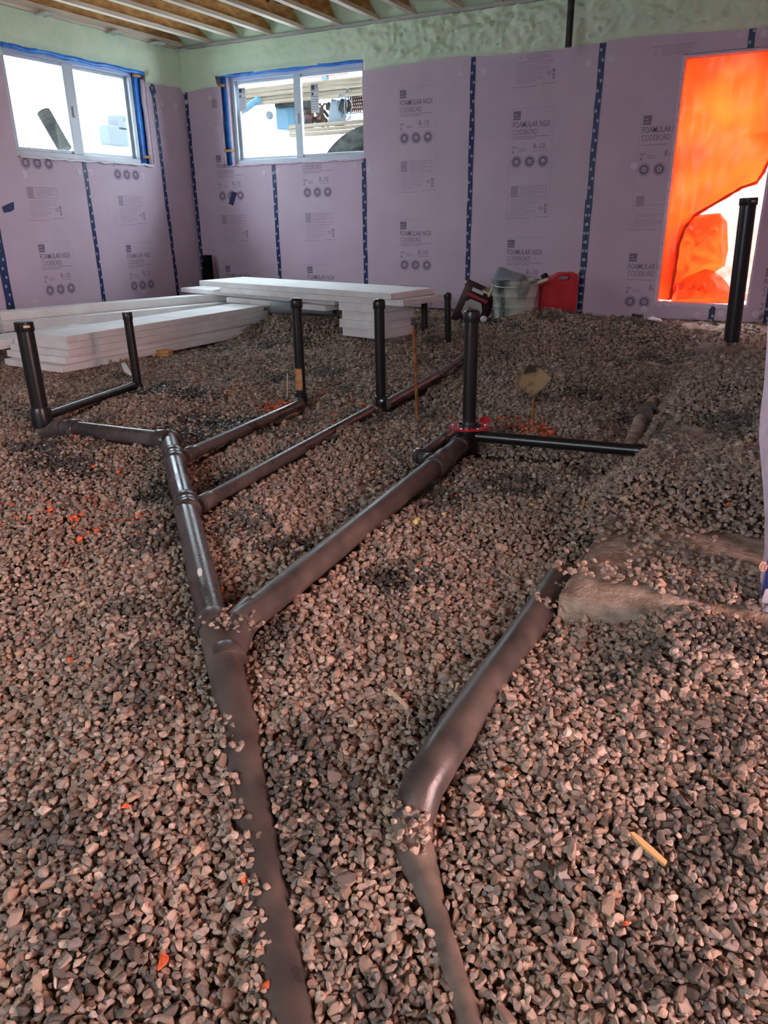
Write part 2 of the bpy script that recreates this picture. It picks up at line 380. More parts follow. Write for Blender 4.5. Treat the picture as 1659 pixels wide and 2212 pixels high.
# ---- lettering helpers
def text_tris(s, width, height, bold=0.0):
    c = bpy.data.curves.new('txt', 'FONT'); c.body = s; c.offset = bold; c.resolution_u = 2
    o = bpy.data.objects.new('txt', c); COL.objects.link(o)
    dg = bpy.context.evaluated_depsgraph_get(); me = bpy.data.meshes.new_from_object(o.evaluated_get(dg))
    v = np.array([p.co[:2] for p in me.vertices]); f = [tuple(p.vertices) for p in me.polygons]
    bpy.data.objects.remove(o); bpy.data.curves.remove(c); bpy.data.meshes.remove(me)
    v -= v.min(0); v *= np.array([width, height])/v.max(0)
    return v, f
class Flat:
    def __init__(s): s.v = []; s.f = []
    def raw(s, v, f):
        o = len(s.v); s.v += [tuple(p) for p in v]; s.f += [tuple(i+o for i in q) for q in f]
    def rect(s, x0, y0, x1, y1): s.raw([(x0, y0), (x1, y0), (x1, y1), (x0, y1)], [(0, 1, 2, 3)])
    def frame(s, x0, y0, x1, y1, t):
        s.rect(x0, y0, x1, y0+t); s.rect(x0, y1-t, x1, y1); s.rect(x0, y0+t, x0+t, y1-t); s.rect(x1-t, y0+t, x1, y1-t)
    def ring(s, cx, cy, r0, r1, n=20):
        v = []
        for k in range(n):
            a = 2*math.pi*k/n; v += [(cx+r0*math.cos(a), cy+r0*math.sin(a)), (cx+r1*math.cos(a), cy+r1*math.sin(a))]
        s.raw(v, [(2*k, 2*((k+1) % n), 2*((k+1) % n)+1, 2*k+1) for k in range(n)])
    def text(s, t, x, y, w, h, bold=0.0):
        v, f = text_tris(t, w, h, bold); s.raw(v+np.array([x, y]), f)
T1 = text_tris('FOAMULAR NGX', .37, .052, .012); T2 = text_tris('CODEBORD', .25, .048, 0)
T3 = text_tris('2"', .05, .06, 0); T4 = text_tris('R-10', .115, .052, 0)
def label_art():
    A = Flat(); B = Flat()
    B.rect(.012, -.98, .0145, 0); B.rect(.432, -.98, .4345, 0); B.rect(0, -.003, .44, 0)
    # logo block: dark square with pale roof strokes left open
    A.rect(.034, -.045, .108, -.022); A.rect(.034, -.052, .060, -.045); A.rect(.034, -.075, .108, -.055); A.rect(.034, -.098, .108, -.08); A.rect(.07, -.055, .108, -.045)
    for (v, f), x, y in ((T1, .034, -.165), (T2, .034, -.228), (T3, .034, -.385), (T4, .25, -.36)): A.raw(v+np.array([x, y]), f)
    A.rect(.034, -.247, .41, -.243); A.rect(.034, -.264, .27, -.260)
    A.rect(.10, -.352, .165, -.348); A.rect(.10, -.37, .175, -.366); A.rect(.25, -.375, .385, -.372)
    for k, cx in enumerate((.085, .218, .352)):
        A.ring(cx, -.465, .020, .044); B.ring(cx, -.465, .048, .058)
        if k == 0: A.rect(cx-.006, -.475, cx+.006, -.455)
        if k == 1: A.raw([(cx-.012, -.478), (cx+.012, -.47), (cx-.002, -.45)], [(0, 1, 2)])
        if k == 2: A.rect(cx-.015, -.478, cx+.015, -.47)
    A.frame(.045, -.782, .40, -.682, .003); B.rect(.048, -.779, .118, -.685)
    A.raw([(.068, -.735), (.078, -.75), (.105, -.712), (.078, -.742)], [(0, 1, 2, 3)])
    for i, x1 in enumerate((.37, .38, .33, .38, .36, .30)): A.rect(.135, -.70-.013*i, x1, -.6975-.013*i)
    y = -.80
    for i, x1 in enumerate((.39, .31, .36, .30, .24, .33, .22, .30, .29, .24, .18)):
        B.rect(.045, y-.004, x1, y); y -= .015
    A.ring(.405, -.865, .006, .015, 10); A.ring(.405, -.90, .008, .015, 10); A.rect(.395, -.935, .415, -.92); B.ring(.36, -.885, .008, .02, 10)
    A.rect(.29, -.968, .44, -.965); A.rect(0, -.982, .25, -.979)
    return A, B
LA, LB = label_art()
def put_label(board, axis, left, top, clip=None, sc=1.0):
    """clip(u,z)->bool keep"""
    for art, m in ((LA, M_INK), (LB, M_INK2)):
        pts = [(left+x*sc, top+y*sc) for x, y in art.v]
        fs = [f for f in art.f if clip is None or all(clip(*pts[i]) for i in f)]
        used = sorted({i for f in fs for i in f}); mp = {i: k for k, i in enumerate(used)}
        if not used: continue
        mb = MB()
        if axis == 'y': mb.v = [(pts[i][0], D-.0012, pts[i][1]) for i in used]
        else: mb.v = [(W+.0012, pts[i][0], pts[i][1]) for i in used]
        mb.f = [tuple(mp[i] for i in f) for f in fs]
        mb.build('printed_label', m, board)
inside = lambda z0, z1: (lambda u, z: z0 < z < z1)
put_label(boards_b[0], 'y', -6.27, 1.96, lambda u, z: z < 1.42 and u < -6.02)
put_label(boards_b[0], 'y', -6.27, .71, lambda u, z: z < .56 or u < -6.02)
put_label(boards_b[0], 'y', -6.27, -.53, inside(-.94, 2))
put_label(boards_b[1], 'y', -5.06, .72, inside(-2, .56)); put_label(boards_b[1], 'y', -5.06, -.52, inside(-.94, 2))
put_label(boards_b[2], 'y', -3.84, 1.21); put_label(boards_b[2], 'y', -3.84, -.04, inside(-.94, 2))
put_label(boards_b[3], 'y', -2.62, .94); put_label(boards_b[3], 'y', -2.62, -.22, inside(-.94, 2)); put_label(boards_b[3], 'y', -2.62, 2.1, inside(-2, 1.40))
put_label(boards_b[4], 'y', -1.40, .83, lambda u, z: u < DR[0]-.005); put_label(boards_b[4], 'y', -1.40, -.34, lambda u, z: u < DR[0]-.005 and z > -.94)
put_label(boards_b[4], 'y', -1.40, 2.02, inside(1.26, 1.40)); put_label(boards_b[5], 'y', -.2, -.45, inside(-.94, 2))
put_label(boards_l[6], 'x', 5.37, -.20, inside(-.94, 2)); put_label(boards_l[6], 'x', 5.34, .98, inside(-2, .56))
put_label(boards_l[7], 'x', 6.53, -.25, inside(-.94, 2)); put_label(boards_l[7], 'x', 6.50, .92, inside(-2, .56))
put_label(boards_l[5], 'x', 4.2, -.20, inside(-.94, 2)); put_label(boards_l[5], 'x', 4.2, .98)

# ---- seam tapes with round prints
def seam_tape(wallobj, axis, u, z0, z1, w=.046, lean=0.0, seed=0):
    rnd = random.Random(seed); n = max(2, int((z1-z0)/.12)); mb = MB(); vs = []
    for i in range(n+1):
        z = z0+(z1-z0)*i/n; c = u+lean*(i/n-.5)+rnd.uniform(-.003, .003); ww = w*rnd.uniform(.92, 1.1)/2
        for s_ in (-ww, ww):
            vs.append((c+s_, D-.0016-abs(rnd.gauss(0, .001)), z) if axis == 'y' else (W+.0016+abs(rnd.gauss(0, .001)), c+s_, z))
    fs = [(2*i, 2*i+1, 2*i+3, 2*i+2) for i in range(n)]
    mb.add(vs, fs); t = mb.build('seam_tape', M_TAPE, wallobj)
    d = MB(); z = z0+.04; k = seed % 2
    while z < z1-.02:
        cx = u+lean*((z-z0)/(z1-z0)-.5)+(.011 if k else -.011)
        vs = []; N = 10; r = .0125
        for q in range(N):
            a = 2*math.pi*q/N
            for rr in (r*.35, r):
                p = (cx+rr*.9*math.cos(a), z+rr*1.1*math.sin(a))
                vs.append((p[0], D-.0045, p[1]) if axis == 'y' else (W+.0045, p[0], p[1]))
        d.add(vs, [(2*q, 2*((q+1) % N), 2*((q+1) % N)+1, 2*q+1) for q in range(N)])
        z += .081; k = 1-k
    d.build('round_print', M_DOT, t)
for i, (u, z0, z1) in enumerate([(-6.60, ZF, 1.40), (-5.42, ZF, .56), (-4.243, ZF, .575), (-3.013, ZF, 1.41), (-1.79, ZF, 1.41), (-.565, ZF, -.815), (-.565, 1.26, 1.42), (-.10, ZF, 1.41)]):
    seam_tape(wall_back, 'y', u, z0, z1, .05 if i != 4 else .055, lean=.012 if i == 4 else 0, seed=i)
seam_tape(wall_back, 'y', -1.800, ZF, .12, .055, seed=15)
for i, (u, z0, z1) in enumerate([(4.97, ZF, 1.42), (6.14, ZF, .565), (7.30, ZF, 1.42), (3.76, ZF, 1.42)]):
    seam_tape(wall_left, 'x', u, z0, z1, .05 if i != 0 else .09, lean=-.05 if i == 2 else 0, seed=20+i)
# loose patches of tape
def patch(wallobj, pts, axis):
    v = [PY(x, y, D-.003) if axis == 'y' else PX(x, y, W+.003) for x, y in pts]
    MB().add(v, [tuple(range(len(v)))]).build('tape_patch', M_TAPE, wallobj)
patch(wall_left, [(4, 447), (18, 440), (30, 436), (31, 452), (24, 457), (9, 460)], 'x')
patch(wall_back, [(501, 413), (512, 417), (504, 444), (494, 440)], 'y')
patch(wall_left, [(322, 188), (333, 184), (338, 200), (328, 206)], 'x')

# ---- fastener washers
def washer_mesh():
    mb = MB(); n = 18
    prof = [(.004, .0), (.004, .006), (.0015, .007), (.0015, .014), (.004, .015), (.004, .018), (.0015, .019), (.0015, .029), (.0, .031)]
    vs = []; fs = []
    for d, r in prof:
        for k in range(n): a = 2*math.pi*k/n; vs.append((r*math.cos(a), -d, r*math.sin(a)))
    for i in range(len(prof)-1):
        for k in range(n): fs.append((i*n+k, i*n+(k+1) % n, (i+1)*n+(k+1) % n, (i+1)*n+k))
    mb.add(vs, fs); return mb.mesh('washer', M_WASH, 40)
WM = washer_mesh()
def washer(x, y, axis):
    p = PY(x, y, D-.0005) if axis == 'y' else PX(x, y, W+.0005)
    par = wall_back if axis == 'y' else wall_left
    o = bpy.data.objects.new('fastener_washer', WM); COL.objects.link(o); o.parent = par; o.location = Vector(p)-par.location
    if axis == 'x': o.rotation_euler = (0, 0, math.pi/2)
for x, y in [(806, 170), (997, 157), (1045, 155), (1273, 135), (1322, 125), (1369, 358), (1602, 73), (1652, 73), (571, 375), (593, 372), (602, 370), (768, 357), (799, 367), (453, 212), (402, 220),
             (1391, 667), (1506, 681), (1557, 677), (1632, 679), (900, 645)]: washer(x, y, 'y')
for x, y in [(350, 224), (380, 229), (170, 372), (195, 372), (52, 376), (308, 380), (75, 655), (310, 632), (412, 616)]: washer(x, y, 'x')

# ---- spray foam band round the top
def spray(axis, a0, a1, name='spray_foam', parent=None, rough=1.0, hole=None):
    nu = int(abs(a1-a0)/.022); zs = np.linspace(1.36, 1.80, 24)
    vs = []; fs = []
    for i in range(nu+1):
        a = a0+(a1-a0)*i/nu
        low = 1.405+.014*math.sin(a*3.3)+.012*noise.noise((a*4, 0, 3 if axis == 'y' else 9))
        if axis == 'y' and a < -6.2: low -= .02*(1-(a+6.64)/.44)*2
        for j in range(24):
            t = j/23; z = low+(1.785-low)*t
            r = rough if axis == 'x' else (.35+.65*smooth01((a+5)/1.8))
            bul = .012+.075*math.sin(min(1, t*1.25)*math.pi/2)
            n_ = noise.noise((a*9, z*14, 1.7))*.022+noise.noise((a*26, z*26, 4.2))*.022+abs(noise.noise((a*15, z*15, 8)))*.03
            d = bul+n_*r*min(1, t*6)*1.25
            if hole and hole[0]-.0 < a < hole[1]+.01 and z < hole[3]+.05: d = min(d, .01+max(0, z-hole[3])*1.2)
            if t < .02: d = -.012
            vs.append((a, D-d, z) if axis == 'y' else (W+d, a, z))
    for i in range(nu):
        for j in range(23):
            q = (i*24+j, (i+1)*24+j, (i+1)*24+j+1, i*24+j+1); k_ = 0 if axis == 'y' else 1
            if hole and all(hole[0]-.005 < vs[w][k_] < hole[1]+.012 for w in q) and min(vs[w][2] for w in q) < hole[3]-.012: continue
            fs.append(q)
    mb = MB(); mb.add(vs, fs); return mb.build(name, M_SPRAY, parent, smooth=60)
spray('y', -6.64, .14, parent=wall_back, hole=BW)
spray('x', NY, D, parent=wall_left, rough=.25, hole=LW)

# ---- ceiling: deck, plates, joists
ceiling = MB().box((-6.95, NY-.3, 2.08), (RX+.3, D+.3, 2.12)).build('ceiling', M_DECK); tag(ceiling, kind='structure')
MB().box((W, D-.125, 1.772), (RX, D+.1, 1.80)).build('wall_plate', M_PLATE, ceiling)
MB().box((W-.1, NY, 1.775), (W+.11, D-.125, 1.80)).build('wall_plate', M_PLATE, ceiling)
MB().box((W+.11, NY, 1.775), (W+.125, D-.125, 1.806)).build('plate_edge_strip', M_LUM, ceiling)
MB().box((-6.95, D+.12, 1.79), (RX+.3, D+.3, 2.1)).box((-6.95, NY-.3, 1.79), (RX+.3, NY-.1, 2.1)).box((-6.95, NY, 1.79), (-6.70, D+.2, 2.1)).box((RX+.05, NY, 1.79), (RX+.3, D, 2.1)).build('rim_board', M_DECK, ceiling)
jx = [-6.49, -6.10, -5.69, -5.28, -4.86, -4.43, -4.00, -3.60, -3.12, -2.72]+[-2.31+.41*k for k in range(14)]
rimf = MB()
for i, x in enumerate(jx):
    j = MB().box((x-.032, NY, ZC), (x+.032, D+.02, ZC+.036)).box((x-.032, NY, 2.045), (x+.032, D+.1, 2.08)).build('joist', M_LUM, ceiling, bevel=.002)
    MB().box((x-.006, NY, ZC+.036), (x+.006, D+.02, 2.045)).build('joist_web', M_OSB, j)
for t, xi, px, w in (('NJS JOIST', 2, 385, .9), ('NJS JOIST', 3, 505, .9), ('B JS JO', 4, 640, .75), ('NJS JOIST', 5, 700, .9)):
    v, f = text_tris(t, w, .10, .01); x = jx[xi]
    ye = {2: 6.1, 3: 5.9, 4: 6.55, 5: 6.2}[xi]
    mb = MB(); mb.v = [(x-.0075, ye-a, ZC+.12+b) for a, b in v]; mb.f = f
    # sits on the camera-facing side of the web
    mb.v = [(x+.0075, ye+a, ZC+.12+b) for a, b in v]
    mb.build('joist_stamp', M_DARK, ceiling)
# green foam packed in the joist ends
for i in range(len(jx)-1):
    a, b = jx[i]+.008, jx[i+1]-.008
    mb = MB(); n = 8; vs = []; fs = []
    for p in range(n+1):
        for q in range(n+1):
            x = a+(b-a)*p/n; z = 1.80+.29*q/n
            d = .06+(.28*(q/n)**.7)+(.10*noise.noise((x*5, z*6, 2))+.05*noise.noise((x*16, z*16, 2)))*min(1, q/2)+.08*abs(2*p/n-1)**2*(q/n)
            vs.append((x, D-d, z-.008))
    for p in range(n):
        for q in range(n): fs.append((p*(n+1)+q, (p+1)*(n+1)+q, (p+1)*(n+1)+q+1, p*(n+1)+q+1))
    mb.add(vs, fs).build('joist_end_foam', M_SPRAY, ceiling, smooth=60)
for y in (5.78, 6.64, 7.24, 7.66):
    mb = MB(); x0, x1 = W+.09, W+.24
    mb.box((x0, y-.05, 1.768), (x1, y+.05, 1.772)).box((x0, y-.05, 1.796), (x0+.003, y+.05, 1.83)).box((x0, y-.052, 1.758), (x1, y-.046, 1.773)).box((x0, y+.046, 1.758), (x1, y+.052, 1.773))
    mb.build('metal_bracket', M_GALV, ceiling)

# ---- windows
def window(name, axis, a0, a1, z0, z1, depth, split, slide_first, l1=None):
    """axis 'y': window in the back wall; coordinates (a, d, z) with d = distance outwards from the foam face"""
    P = (lambda a, d, z: (a, D+d, z)) if axis == 'y' else (lambda a, d, z: (W-d, a, z))
    def bx(mb, a, b, d0, d1, c, e):
        p, q = P(a, d0, c), P(b, d1, e); mb.box([min(p[i], q[i]) for i in range(3)], [max(p[i], q[i]) for i in range(3)]); return mb
    root = empty(name, P((a0+a1)/2, depth, z0)); tag(root, kind='structure')
    f = MB(); t = .045
    bx(f, a0, a1, depth, depth+.09, z0, z0+t); bx(f, a0, a1, depth, depth+.09, z1-t, z1); bx(f, a0, a0+t, depth, depth+.09, z0+t, z1-t); bx(f, a1-t, a1, depth, depth+.09, z0+t, z1-t)
    f.build('window_frame', M_VINYL, root, bevel=.004)
    s = MB(); t2 = .030
    for (b0, b1, dd) in ((a0+t, split+.02, depth+(.012 if slide_first else .045)), (split-.02, a1-t, depth+(.045 if slide_first else .012))):
        s = MB(); e0, e1 = z0+t, z1-t
        bx(s, b0, b1, dd, dd+.03, e0, e0+t2); bx(s, b0, b1, dd, dd+.03, e1-t2, e1); bx(s, b0, b0+t2, dd, dd+.03, e0+t2, e1-t2); bx(s, b1-t2, b1, dd, dd+.03, e0+t2, e1-t2)
        so = s.build('sash', M_VINYL, root, bevel=.004)
        g = MB(); bx(g, b0+t2-.004, b1-t2+.004, dd+.012, dd+.016, e0+t2-.004, e1-t2+.004); g.build('glass_pane', M_GLASS, so)
    hw = .045 if axis == 'y' else .066
    mr_ = MB(); bx(mr_, split-hw, split+hw, depth-.004, depth+.012, z0+t, z1-t); mr_.build('meeting_rail', M_VINYL, root, bevel=.004)
    if l1:
        jf = MB()
        if axis == 'y': bx(jf, BW[0], a0, .05, depth+.16, z0-.02, z1+.02)
        else: bx(jf, a1, l1, .05, depth+.16, z0-.02, z1+.02)
        bx(jf, a0, min(a1, l1) if axis == 'y' else a1, .05, depth+.16, z1, z1+.03); jf.build('jamb_filler', M_BLUE, root)
    h = MB(); bx(h, split-.012, split+.008, depth-.018, depth+.0, (z0+z1)/2-.07, (z0+z1)/2+.03); h.build('latch', M_VINYL, root, bevel=.003)
    # reveal lining
    e1_ = l1 or a1
    r = MB(); bx(r, a0-.02, a0, .002, depth+.14, z0, z1)
    if not l1: bx(r, a1, a1+.02, .002, depth+.14, z0, z1)
    bx(r, a0-.02, e1_, .045, depth+.14, z1, z1+.02); bx(r, a0-.02, e1_, .002, depth+.0, z0-.02, z0)
    r.build('reveal_lining', M_PINKEDGE, root)
    return root, P, bx
win1, P1, bx1 = window('window_1', 'y', BW[0]+.13, BW[1]+.06, BW[2]+.01, BW[3]-.015, .052, -5.082, False, BW[1])
win2, P2, bx2 = window('window_2', 'x', LW[0]+.0, LW[1]-.17, LW[2]+.01, LW[3]-.015, .035, 6.13, True, LW[1])
def rough_strip(name, axis, pts, m, parent, th=.012, seed=0):
    """wavy ribbon: pts = [(a, z, half width a, half width z, outward)]"""
    rnd = random.Random(seed); vs = []; fs = []
    for i, (a, z, wa, wz, d) in enumerate(pts):
        j = rnd.uniform(-.006, .006)
        for s_ in (-1, 1):
            q = (a+s_*wa+j, d, z+s_*wz+j); vs.append((q[0], D+q[1], q[2]) if axis == 'y' else (W-q[1], q[0], q[2]))
    n = len(pts)
    fs = [(2*i, 2*i+1, 2*i+3, 2*i+2) for i in range(n-1)]
    mb = MB().add(vs, fs); o = mb.build(name, m, parent, smooth=50)
    so = o.modifiers.new('solid', 'SOLIDIFY'); so.thickness = th; return o
rough_strip('blue_flashing', 'y', [(BW[0]+.075, BW[2]+.0+(BW[3]-BW[2])*i/10, .048, 0, .035) for i in range(11)], M_BLUE, win1, seed=1)
rough_strip('blue_flashing', 'y', [(BW[0]+.0+(BW[1]-BW[0])*i/22, BW[3]-.012+.006*math.sin(i), 0, .016, .0) for i in range(23)], M_BLUE, win1, seed=2)
rough_strip('blue_flashing', 'x', [(LW[1]-.115, LW[2]+(LW[3]-LW[2])*i/10, .045, 0, .03) for i in range(11)], M_BLUE, win2, seed=3)
rough_strip('blue_flashing', 'x', [(LW[0]+(LW[1]-.02-LW[0])*i/22, LW[3]-.016+.004*math.sin(i*1.3), 0, .02, -.004) for i in range(23)], M_BLUE, win2, seed=4)
rough_strip('cut_foam_edge', 'x', [(LW[1]-.035, LW[2]+(LW[3]-.08-LW[2])*i/8, .032, 0, .006) for i in range(9)], M_PINKEDGE, win2, seed=5)
rough_strip('cut_foam_edge', 'y', [(BW[0]+.012, BW[2]+(BW[3]-.08-BW[2])*i/8, .012, 0, .0) for i in range(9)], M_PINKEDGE, win1, seed=6)
rough_strip('sill_foam_bead', 'x', [(LW[0]+.02+(LW[1]-LW[0]-.04)*i/24, LW[2]-.006+.006*math.sin(i*2.1), 0, .010, -.004) for i in range(25)], M_SNOW, win2, seed=7)
rough_strip('sill_foam_bead', 'y', [(BW[0]+.1+(BW[1]-BW[0]-.12)*i/24, BW[2]-.004+.004*math.sin(i*2.1), 0, .006, -.004) for i in range(25)], M_PINKEDGE, win1, seed=8)
for (p, q, ax, w_) in (((BW[0]+.07, BW[2]+.16), .06, 'y', win1), ((BW[0]+.07, BW[3]-.10), .025, 'y', win1), ((LW[1]-.10, LW[2]+.08), .05, 'x', win2), ((LW[1]-.12, LW[3]-.05), .05, 'x', win2)):
    a, z = p; mb = MB()
    if ax == 'y': mb.box((a-q, D-.012, z-.014), (a+q, D+.02, z+.014))
    else: mb.box((W-.02, a-q, z-.014), (W+.012, a+q, z+.014))
    mb.build('wood_shim', M_WOODY, w_, bevel=.003)
M_STICK = mat('sticker_paper', (.75, .77, .82), .6)
def sticker(a, z, w, h, d, dark):
    s = MB().box((a, D+d, z), (a+w, D+d+.001, z+h)); so = s.build('glass_sticker', M_STICK, win1)
    m = MB()
    for (u0, u1, v0, v1) in ((.1, .5, .80, .95), (.55, .9, .9, .93), (.55, .9, .84, .86), (0, 1, .76, .775), (.1, .35, .6, .70), (0, 1, .555, .57), (.1, .9, .45, .46), (.1, .9, .38, .39), (.1, .9, .3, .31), (.1, .9, .2, .21), (.1, .9, .12, .13)):
        m.box((a+w*u0, D+d-.0008, z+h*v0), (a+w*u1, D+d-.0002, z+h*v1))
    m.build('sticker_print', M_DARK, so)
sticker(-5.88, 1.13, .10, .24, .055, 1); sticker(-4.89, 1.05, .10, .28, .02, 1)

# ---- doorway with the orange tarp
door = empty('door_1', (-.68, D, DR[2])); tag(door, kind='structure')
MB().box((DR[0]-.004, D-.004, DR[2]), (DR[0]+.022, D+.30, DR[3])).build('jamb', M_PINKEDGE, door)
MB().box((DR[1]-.015, D-.004, DR[2]), (DR[1]+.004, D+.30, DR[3])).build('jamb', M_PINKEDGE, door)
MB().box((DR[0], D+.0, DR[3]-.02), (DR[1], D+.30, DR[3]+.004)).build('head_lining', M_PINKEDGE, door)
sill = MB()
n = 24
for i in range(n):
    x0 = DR[0]+(DR[1]-DR[0])*i/n; x1 = DR[0]+(DR[1]-DR[0])*(i+1)/n
    j = random.Random(i).uniform(-.012, .010)
    sill.box((x0, D-.012+j*.4, DR[2]-.02+j), (x1, D+.32, DR[2]+.012+j*.3))
sill.build('rough_sill', M_PINKEDGE, door)

def door_uv(px, py): p = PY(px, py, D+.10); return p[0], p[2]
def tarp():
    t = empty('orange_tarp', (-.68, D+.1, DR[2]), 'orange translucent tarp hung over the doorway, torn open at lower right', 'tarp')
    # hanging sheet: grid between the left jamb and a free right edge that sweeps back to the left going down
    edge_px = [(1700, 100), (1700, 250), (1672, 330), (1650, 372), (1634, 395), (1603, 405), (1570, 425), (1530, 448), (1500, 466), (1480, 492), (1466, 530), (1460, 575), (1452, 620), (1448, 655)]
    edge = [door_uv(*e) for e in edge_px]; ez = [e[1] for e in edge][::-1]; ex = [e[0] for e in edge][::-1]
    zt, zb = DR[3]-.005, DR[2]+.02; nz, nx = 90, 46
    vs = []; fs = []
    for i in range(nz+1):
        z = zb+(zt-zb)*i/nz; xe = min(np.interp(z, ez, ex), DR[1]-.01); xl = DR[0]+.02
        for j in range(nx+1):
            s = j/nx; x = xl+(xe-xl)*s
            d = .10+.02*noise.noise((x*4, z*2.5, 1))+.012*noise.noise((x*11, z*4, 5))
            d += .03*s**6*math.sin(z*9)*(1 if z < .6 else .2)
            d += .02*math.exp(-((x-xl)/.08)**2)*math.sin(z*6)
            vs.append((x, D+d, z))
    for i in range(nz):
        for j in range(nx): a = i*(nx+1)+j; fs.append((a, a+1, a+nx+2, a+nx+1))
    MB().add(vs, fs).build('hanging_sheet', M_TARP, t, smooth=80)
    # rolled free edge
    pts = [(min(e[0], DR[1]-.012), D+.095+.01*math.sin(k*1.9), e[1]) for k, e in enumerate(edge)]
    P = []; 
    for a, b in zip(pts[:-1], pts[1:]):
        for q in range(4): P.append(Vector(a).lerp(Vector(b), q/4)+Vector((0, noise.noise((a[2]*9, q, 0))*.01, 0)))
    MB().tube(P, [.013+.009*noise.noise((k*.7, 0, 0)) for k in range(len(P))], 8).build('rolled_edge', M_TARP, t, smooth=80)
    # bunched heap lying at the foot and folded lobe
    def lobe(outline, cx, cy, bul, seed, name):
        ring = [door_uv(*p) for p in outline]; n = len(ring); c = door_uv(cx, cy); R = 14; vs = [(c[0], D+.14-bul, c[1])]; fs = []
        for r in range(1, R+1):
            t_ = r/R
            for k in range(n*4):
                a = ring[k//4]; b = ring[(k//4+1) % n]; q = (k % 4)/4; e = (a[0]+(b[0]-a[0])*q, a[1]+(b[1]-a[1])*q)
                x = c[0]+(e[0]-c[0])*t_; z = c[1]+(e[1]-c[1])*t_
                d = .14-bul*(1-t_**2)+.045*abs(noise.noise((x*9+seed, z*9, seed)))+.03*noise.noise((x*22, z*15+seed, 3))
                vs.append((x, D+d, z))
        m = n*4
        for k in range(m): fs.append((0, 1+k, 1+(k+1) % m))
        for r in range(R-1):
            for k in range(m): fs.append((1+r*m+k, 1+(r+1)*m+k, 1+(r+1)*m+(k+1) % m, 1+r*m+(k+1) % m))
        MB().add(vs, fs).build(name, M_TARP, t, smooth=70)
    lobe([(1455, 520), (1475, 480), (1500, 465), (1555, 460), (1570, 480), (1572, 540), (1565, 575), (1540, 590), (1480, 610), (1452, 640), (1446, 600)], 1510, 535, .10, 3, 'folded_lobe')
    lobe([(1447, 655), (1452, 610), (1490, 590), (1530, 578), (1560, 600), (1590, 640), (1590, 656), (1520, 655)], 1510, 625, .12, 8, 'bunched_foot')
tarp()

# ---- footing
def footing(name, x0, x1, y0, y1, zt, seed, m=M_FOOT):
    nx = max(6, int((x1-x0)/.05)); ny = max(6, int((y1-y0)/.05)); vs = []; fs = []
    for i in range(ny+1):
        for j in range(nx+1):
            x = x0+(x1-x0)*j/nx; y = y0+(y1-y0)*i/ny
            e = min(x-x0, y-y0)
            z = zt-.035*math.exp(-e/.035)+.018*noise.noise((x*5, y*5, seed))+.010*noise.noise((x*17, y*17, seed))
            if j == 0: x += .012*noise.noise((0, y*5, seed))
            if i == 0: y += .05*noise.noise((x*4, 0, seed))
            vs.append((x, y, z))
    for i in range(ny):
        for j in range(nx): a = i*(nx+1)+j; fs.append((a, a+1, a+nx+2, a+nx+1))
    # skirts
    def skirt(ids):
        b = len(vs)
        for k in ids: vs.append((vs[k][0]-.0, vs[k][1]-.0, zt-.25))
        for k in range(len(ids)-1): fs.append((ids[k], ids[k+1], b+k+1, b+k))
    skirt([j for j in range(nx+1)]); skirt([i*(nx+1) for i in range(ny+1)])
    return MB().add(vs, fs).build(name, m, None, smooth=40)
fo = footing('trim_footing_right', -.42, .6, 1.88, D, FOOT_Z, 3); tag(fo, kind='structure')
fo2 = footing('trim_footing_back', -6.6, -.42, 7.46, D+.04, FOOT_Z-.01, 5); tag(fo2, kind='structure')

# ================================================================ DRAIN PIPES
R3, R2, R15 = .0445, .0302, .0242
def V3(a): return Vector([float(k) for k in a])
pipes_seg = []      # (x0,y0,x1,y1,r) used to keep stones off the pipes
def seg(a, b, r): pipes_seg.append((a[0], a[1], b[0], b[1], r))
net = empty('drain_pipe_network', PZ(482, 1350, -1.1), 'black plastic drain pipes with branches and capped risers half buried in the gravel', 'drain pipe')
main_pts = [V3(PZ(*p)) for p in ((366, 957, -1.03), (400, 1095, -1.035), (462, 1350, -1.055), (488, 1450, -1.08), (519, 1570, -1.12), (538, 1701, -1.17), (585, 1954, -1.23), (628, 2225, -1.255), (680, 2500, -1.27))]
def collar(c, d, L, r, name, m, flare=.0):
    d = V3(d).normalized(); a = c-d*L/2
    mb = MB().rod(a, c+d*L/2, [(0, r*1.0), (0, r*1.10), (.004, r*1.16), (L*.3, r*1.16), (L*.34, r*1.09), (L*.66, r*1.09), (L*.70, r*1.16), (L-.004, r*1.16), (L, r*1.10), (L, r)], 32)
    return mb.build(name, m, net, smooth=35)
def ring_collar(c, d, L, r, m=M_ABSD, parent=None, name='collar'):
    d = V3(d).normalized(); a = c-d*L/2
    return MB().rod(a, c+d*L/2, [(0, r), (0, r*1.13), (.003, r*1.17), (L-.003, r*1.17), (L, r*1.13), (L, r)], 32).build(name, m, parent or net, smooth=35)
